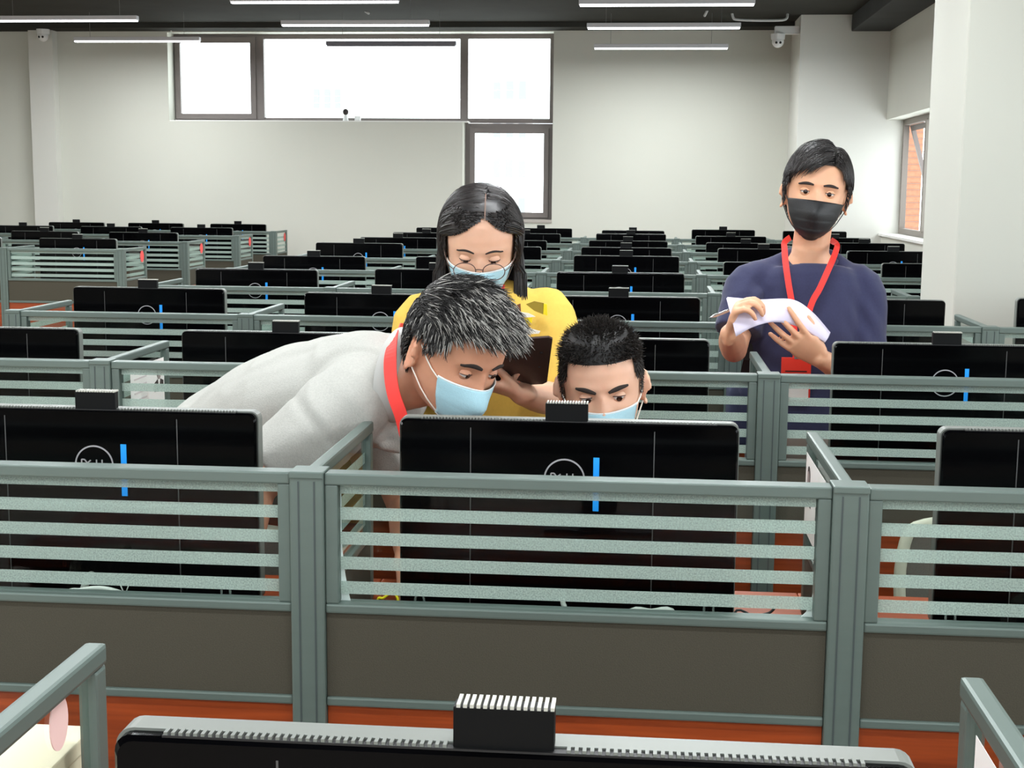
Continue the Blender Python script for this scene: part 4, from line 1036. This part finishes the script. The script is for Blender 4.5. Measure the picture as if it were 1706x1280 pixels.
for s_ in (-1, 1): fx = V((hip.x+s_*.085, YB+.07, 0)); tube(bm, [hip+V((s_*.08, 0, -.02)), fx+V((0, 0, .46)), fx+V((0, .01, .075))], [.088, .062, .048], 18, rnd=False, sub=3)
remesh('trousers', bm, 'denim', pB, .012, 2, wr=.004)
face_bits(MB_, pB, look=(0, -.55), lid=-.05, skin='skin_light', low=.38, brow_t=.0026, brow_z=.020)
facemask(MB_, pB, 'mask_blue', top=-.022, bot=-.122, wtop=64, wbot=50, bulge=.014, border='mask_white', drop=.004, pk=.018)
Gl = V((0, -1, 0)); down = (headrot(6, 24, 1.5).inverted() @ V((0, 0, -1)))
PX = .012
def keepB(p): return ((p.z > .092-.72*abs(p.x-.006) and p.y < -.03) or (p.y >= -.04 and p.z > -.02) or (p.y > .02 and p.z > -.09))
def dirB(r, p, t):
    s_ = 1 if r.x > PX else -1
    if p.z > .035: return V((s_*1.1, .10+(.5 if r.y < -.05 else 0), -.30-.5*t))
    k = V((0, .02, 0))
    if p.z > -.03: k += V((s_*.12, .10, 0))
    if p.y < -.035 and p.z > -.05: k += V((s_*.5, .5, 0))
    return down*1.0+k
hair('hair', MB_, pB, keepB, dirB, 7500, lambda p, g: (.13+.115*max(0, p.z)/.11+(.05 if p.z > .09 else 0)+(.02 if p.y < 0 else 0))*g.uniform(.93, 1.02), 16, .0017, .0010, 'hair_black', capoff=.007, lift=1.17, seed=6, jitter=.045, hold=-.035, capk=.7)
rb = bmesh.new(); P_ = []
for z_ in (.086, .094, .102, .109, .114, .117):
    w_, f = hi(z_, HW), hi(z_, HF); q_ = V((PX-.004, -f*(1-min(1, (.008/w_))**2.25)**(1/2.25), z_)); P_.append(MB_ @ (q_+(q_-HC).normalized()*.0085))
ribbon(rb, P_, .0026, MB_.to_3x3() @ V((0, -.7, .7)), .001); mesh_obj('hair_parting', rb, 'scalp', pB)
# glasses rest low on the nose
gl = empty('eyeglasses', MB_ @ V((0, -.105, -.012))); tag(gl, 'round thin-rimmed glasses low on the nose of the woman in yellow', 'glasses')
GM = headrot(6, 24, 1.5)
for sg in (-1, 1):
    bm = bmesh.new(); P_ = [GM @ V((sg*.031+.0235*math.cos(2*PI*k/28), .002*abs(math.cos(2*PI*k/28)), .0195*math.sin(2*PI*k/28)-.006)) for k in range(29)]
    tube(bm, P_, [.0011]*29, 6, rnd=False); rm = mesh_obj('rim', bm, 'glasses_metal', gl, smooth=True)
    bm = bmesh.new(); vv = [bm.verts.new(GM @ V((sg*.031+.0225*math.cos(2*PI*k/28), .001, .0185*math.sin(2*PI*k/28)-.006))) for k in range(28)]; bm.faces.new(vv); mesh_obj('lens', bm, 'lens_glass', rm)
    bm = bmesh.new(); tube(bm, [GM @ q for q in (V((sg*.0545, 0, -.002)), V((sg*.066, .012, .004)), V((sg*.076, .05, .012)), V((sg*.078, .112, .016)))], [.0012]*4, 6, sub=3); mesh_obj('temple', bm, 'glasses_metal', gl, smooth=True)
bm = bmesh.new(); tube(bm, [GM @ q for q in (V((-.0085, 0, -.002)), V((0, -.004, .001)), V((.0085, 0, -.002)))], [.0012]*3, 6, sub=3); mesh_obj('bridge', bm, 'glasses_metal', gl, smooth=True)
# print on the shirt: raised flat patches on the chest
def patch(pts, Y, m, name='shirt_print', th=.004):
    bm = bmesh.new(); vv = [bm.verts.new(at(x, y, Y)) for x, y in pts]; bm.faces.new(vv)
    g = bmesh.ops.extrude_face_region(bm, geom=bm.faces[:]); bmesh.ops.translate(bm, vec=(0, th, 0), verts=[v for v in g['geom'] if isinstance(v, bmesh.types.BMVert)])
    return mesh_obj(name, bm, m, pB)
yp = YB-.110
patch([(876, 507), (890, 502), (906, 505), (905, 524), (890, 518)], yp, 'print_olive')
patch([(905, 506), (911, 507), (912, 526), (905, 524)], yp, 'print_yellow')
patch([(868, 520), (880, 522), (892, 528), (876, 529), (868, 526)], yp, 'print_white')
patch([(869, 531), (887, 529), (886, 538), (870, 540)], yp, 'print_yellow')
patch([(866, 546), (884, 548), (900, 552), (898, 556), (880, 557), (867, 556)], yp, 'print_white')
patch([(861, 508), (867, 506), (868, 522), (863, 524)], yp, 'print_brown')
rb = bmesh.new(); ribbon(rb, spline([at(835, 476, YB-.03), at(833, 490, YB-.06), at(826, 510, YB-.085)], 4), .016, (0, -1, 0)); q = mesh_obj('lanyard', rb, 'red_ribbon'); tag(q, 'red lanyard at the neck of the woman in yellow, mostly hidden', 'lanyard')
cb = empty('clipboard', at(850, 600, YB-.33)); tag(cb, 'dark brown clipboard held by the woman in yellow, seen from below', 'clipboard')
c0 = V(cb.location); bm = bmesh.new()
tl, tr_, br_, bl = at(745, 574, YB-.38), at(921, 562, YB-.38), at(911, 640, YB-.235), at(738, 648, YB-.235)
n_ = (tr_-tl).cross(bl-tl).normalized()*.004
def rq(a, b, c, d, off):
    out = []
    for p, q1, q2 in ((a, b, d), (b, c, a), (c, d, b), (d, a, c)):
        out.append(p+(q2-p).normalized()*.008-c0+off); out.append(p+(q1-p).normalized()*.008-c0+off)
    return out
f1 = [bm.verts.new(p) for p in rq(tl, tr_, br_, bl, V())]; f2 = [bm.verts.new(p) for p in rq(tl, tr_, br_, bl, n_)]
bm.faces.new(f1); bm.faces.new(f2[::-1])
for k in range(8): bm.faces.new((f1[k], f1[(k+1) % 8], f2[(k+1) % 8], f2[k]))
mesh_obj('board', bm, 'clipboard_brown', cb)
for (x, y, r_) in ((902, 588, .0042), (899, 612, .0034)):
    t_ = (y-565)/78; p = at(x, y, YB-.38+t_*.145)-c0; bm = bmesh.new(); ell(bm, p, (r_, r_*.5, r_*.6), seg=12, rings=6); mesh_obj('rivet_hole', bm, 'hole', cb, smooth=True)

# ---- seated young man
YC = 2.72
cC, MC = HE(1004, 664, YC-.085, 2, 11, -5, 1.0)
pC = person('seated young man with short spiky black hair and blue mask behind the middle computer', (cC.x, YC+.1, 0))
nb = V((cC.x, YC+.06, cC.z-.165)); sl = nb+V((-.165, .01, -.055)); sr = nb+V((.165, .01, -.055))
chest = nb+V((0, .02, -.22)); waist = nb+V((0, .05, -.40)); hip = V((nb.x, YC+.13, .53))
bm = bmesh.new(); head_mesh(bm, MC); ears(bm, MC, 1.12)
tube(bm, [nb+V((0, 0, -.06)), nb, cC+V((0, .035, -.08)), cC+V((0, .02, -.03))], [.06, .054, .052, .05], 20, sub=3)
tube(bm, [hip, waist, chest, nb+V((0, 0, -.05)), nb], [(.15, .10), (.13, .09), (.15, .09), (.14, .06), (.055, .05)], 20, side=(1, 0, 0), sub=3)
for s_, q in ((sl, -1), (sr, 1)):
    e_ = s_+V((q*.04, -.06, -.22)); w_ = V((nb.x+q*.13, 2.50, DESK+.035)); tube(bm, [nb+V((0, .0, -.09)), s_, s_.lerp(e_, .5), e_], [.05, .046, .042, .036], 14); tube(bm, [e_, e_.lerp(w_, .5), w_], [.037, .034, .025], 14)
    hand(bm, w_, V((-q*.2, -1, -.04)), V((0, 0, -1)), -q, curls=(16, 16, 16, 16), s=.9)
    kn = V((nb.x+q*.12, YC-.22, .50)); an = V((nb.x+q*.12, YC-.25, .09)); tube(bm, [hip+V((q*.09, 0, -.02)), kn, an], [.078, .055, .036], 14); shoe(pC, (an.x, an.y+.02, 0), (0, -1, 0))
remesh('body', bm, 'skin_light', pC, .0042, 2)
bm = bmesh.new(); tube(bm, [hip+V((0, 0, .0)), waist, chest, nb+V((0, 0, -.10)), nb+V((0, 0, -.04)), nb+V((0, 0, -.006))], [(.175, .125), (.165, .12), (.175, .12), (.165, .10), (.115, .075), (.062, .058)], 26, side=(1, 0, 0), sub=4, rnd=False)
for s_, q in ((sl, -1), (sr, 1)): e_ = s_+V((q*.04, -.06, -.22)); tube(bm, [nb+V((q*.05, 0, -.05)), s_, s_.lerp(e_, .8)], [.045, .062, .064], 18, rnd=False, sub=3)
remesh('t_shirt', bm, 'black_shirt', pC, .009, 2, wr=.004)
bm = bmesh.new(); ell(bm, hip, (.18, .14, .09))
for q in (-1, 1): kn = V((nb.x+q*.12, YC-.22, .50)); an = V((nb.x+q*.12, YC-.25, .075)); tube(bm, [hip+V((q*.09, 0, -.02)), kn+V((0, .02, 0))], [.095, .075], 18); tube(bm, [kn, an], [.074, .052], 18)
remesh('trousers', bm, 'denim', pC, .012, 2, wr=.003)
face_bits(MC, pC, look=(.18, -.30), lid=.20, skin='skin_light', low=.34, brow_t=.0048, brow_tilt=.010, brow_z=.018, arch=.002)
facemask(MC, pC, 'mask_blue', top=-.026, bot=-.120, wtop=58, wbot=50, border='mask_white', drop=.0, bulge=.010)
def keepC(p): return keepC_(p) and offear(p)
def keepC_(p): return (p.z > .066 and p.y < -.02) or (p.y >= -.052 and p.z > .028) or (p.y > -.030 and p.z > -.018) or (p.y > .028 and p.z > -.07)
def dirC(r, p, t):
    n_ = (r-HC); n_ = V((n_.x/HR.x, n_.y/HR.y, n_.z/HR.z)).normalized()
    if r.z > .05: return n_*(1.0-.25*t)+V((0, -.75-.25*t, .10-.35*t*(r.y < -.03)))
    return n_*.40+V((0, -.2, -.75))
hair('hair', MC, pC, keepC, dirC, 6500, lambda p, g: (.017 if p.z > .055 else .010 if p.z > .02 else .006)*g.uniform(.6, 1.2), 4, .0011, .0002, 'hair_short', capoff=.0035, lift=1.055, seed=9, jitter=.30)

# ---- older man bending in from the left, grey polo shirt
cA, MA = HE(802, 627, 2.44, 46, 23, 7, .98)
pA = person('grey-haired man in a light grey polo shirt and red lanyard bending forward beside the computer', (at(330, 800, 2.95).x, 2.95, 0))
ax1 = [at(262, 850, 2.98), at(330, 775, 2.93), at(415, 712, 2.86), at(500, 672, 2.78), at(575, 652, 2.71), at(630, 643, 2.62), at(670, 637, 2.585)]
nk = at(702, 634, 2.56)
s1 = at(585, 668, 2.52); e1 = at(425, 812, 2.47); w1_ = V((at(400, 900, 2.42).x, 2.38, DESK+.03)); s2 = at(600, 640, 2.88); e2 = s2+V((.10, -.02, -.26)); w2_ = V((e2.x+.05, 2.60, DESK+.05))
bm = bmesh.new(); head_mesh(bm, MA); ears(bm, MA, 1.12)
tube(bm, [ax1[-2], ax1[-1], nk, MA @ V((0, .03, -.05)), MA @ V((0, .015, -.01))], [.055, .052, .050, .050, .048], 20, sub=3)
tube(bm, ax1[:-1]+[nk], [(.13, .085), (.12, .08), (.125, .075), (.13, .075), (.13, .07), (.10, .06), (.05, .05)], 20, side=(0, 1, 0), sub=3)
tube(bm, [s1, s1.lerp(e1, .5), e1], [.048, .044, .038], 14, sub=2); tube(bm, [e1, e1.lerp(w1_, .5), w1_], [.039, .036, .026], 14, sub=2); hand(bm, w1_, V((.2, -1, -.08)), V((0, 0, -1)), -1, curls=(12, 12, 12, 12))
tube(bm, [s2, s2.lerp(e2, .5), e2], [.048, .044, .038], 14, sub=2); tube(bm, [e2, e2.lerp(w2_, .5), w2_], [.039, .036, .026], 14, sub=2); hand(bm, w2_, V((.3, -.9, -.1)), V((0, 0, -1)), 1, curls=(20, 20, 20, 20))
hp = ax1[0]
for q in (-1, 1):
    hj = hp+V((-.02, q*.09, -.06)); kn = V((hj.x+.06, hj.y, .48)); an = V((hj.x-.02, hj.y+.0, .09)); tube(bm, [hj, kn, an], [.08, .055, .037], 14); shoe(pA, (an.x-.02, an.y, 0), (1, -.15, 0))
remesh('body', bm, 'skin_tan', pA, .0044, 2)
bm = bmesh.new()
tube(bm, ax1, [(.175, .128), (.168, .122), (.178, .122), (.188, .120), (.178, .112), (.120, .098), (.076, .080)], 30, side=(0, 1, 0), sub=5, rnd=False)
d = e1-s1; tube(bm, [at(612, 645, 2.61), s1+V((0, .02, 0)), s1+d*.4, s1+d*.78], [.075, .080, .078, .074], 22, sub=4, rnd=False)
d = e2-s2; tube(bm, [at(620, 640, 2.74), s2+V((0, -.02, 0)), s2+d*.7], [.07, .075, .075], 20, sub=4, rnd=False)
tube(bm, [at(575, 690, 2.70), at(625, 705, 2.62), at(650, 735, 2.56)], [(.13, .05), (.11, .045), (.07, .02)], 20, side=(0, 1, 0), sub=3, rnd=False)
def foldA(co):
    # seam line and folds round the sleeve root
    P_ = np.array(s1); r_ = np.sqrt(((co-P_)**2).sum(1)); f = -.004*np.exp(-((r_-.105)/.007)**2)
    f += .0035*np.sin(co[:, 0]*38-co[:, 2]*52)*np.exp(-((r_-.16)/.07)**2); return f
remesh('polo_shirt', bm, 'polo', pA, .0065, 3, wr=.008, ws=8, fold=foldA)
bm = bmesh.new(); tube(bm, [hp+V((.07, 0, .05)), hp+V((-.03, 0, -.08))], [(.175, .125), (.17, .13)], 20, side=(0, 1, 0))
for q in (-1, 1): hj = hp+V((-.02, q*.09, -.06)); kn = V((hj.x+.06, hj.y, .48)); an = V((hj.x-.02, hj.y, .075)); tube(bm, [hj, kn, an], [.098, .072, .056], 18, rnd=False, sub=3)
remesh('trousers', bm, 'denim', pA, .012, 2, wr=.004)
def band(name, c, axis, up, ru, rs, width, material, parent, flare=0., th=.0025, up_off=0):
    """open ring of cloth round an axis"""
    axis = V(axis).normalized(); up = V(up); up = (up-axis*up.dot(axis)).normalized(); sd = axis.cross(up); bm = bmesh.new(); n = 40; rows = []
    for (t, r_) in ((-.5, 1+flare), (0, 1+flare*.4), (.5, 1)):
        rows.append([bm.verts.new(V(c)+axis*width*t+up*ru*r_*math.cos(2*PI*k/n)+sd*rs*r_*math.sin(2*PI*k/n)) for k in range(n)])
    for a, b in zip(rows, rows[1:]):
        for k in range(n): bm.faces.new((a[k], a[(k+1) % n], b[(k+1) % n], b[k]))
    o = mesh_obj(name, bm, material, parent, smooth=True); sm = o.modifiers.new('t', 'SOLIDIFY'); sm.thickness = th; return o
band('collar', at(676, 629, 2.575), (1, -.25, -.10), (0, 0, 1), .082, .090, .040, 'polo_collar', pA, flare=.14)
rb = bmesh.new(); ribbon(rb, spline([at(672, 549, 2.70), at(664, 551, 2.62), at(656, 566, 2.53), at(651, 590, 2.475), at(651, 625, 2.45), at(657, 660, 2.435), at(670, 698, 2.43), at(684, 760, 2.44)], 5), .025, (-.25, -1, .1), .002)
q = mesh_obj('lanyard', rb, 'red_ribbon'); tag(q, 'red lanyard round the collar of the bending grey-haired man', 'lanyard')
face_bits(MA, pA, look=(.15, -.15), lid=.16, skin='skin_tan', low=.30, brow_t=.0045, brow_z=.019)
facemask(MA, pA, 'mask_blue', top=-.020, bot=-.118, wtop=60, wbot=52, border='mask_white', bulge=.014, drop=.004)
def keepA(p): return keepA_(p) and offear(p)
def keepA_(p): return (p.z > .066 and p.y < -.02) or (p.y >= -.05 and p.z > .030) or (p.y > -.026 and p.z > .004) or (p.y > .042 and p.z > -.07)
def dirA(r, p, t):
    n_ = (r-HC); n_ = V((n_.x/HR.x, n_.y/HR.y, n_.z/HR.z)).normalized()
    if r.z > .055: return n_*(.55-.3*t)+V((.25, -.95, .15-.75*t*(r.y < .02)))
    return n_*.18+V((0, -.45, -.8))
hair('hair', MA, pA, keepA, dirA, 6500, lambda p, g: (.044 if p.z > .06 else .024 if p.z > .03 else .012)*g.uniform(.65, 1.1), 6, .0015, .0003, 'hair_grey', capoff=.010, lift=1.16, seed=12, jitter=.15,
     grey=lambda p: max(.05, min(.55, .10+(-p.y+.02)*5)+.25*noise.noise(p*45)) if p.z > .02 else .12)
for t in (pA, pB, pC, pD): W2(t)
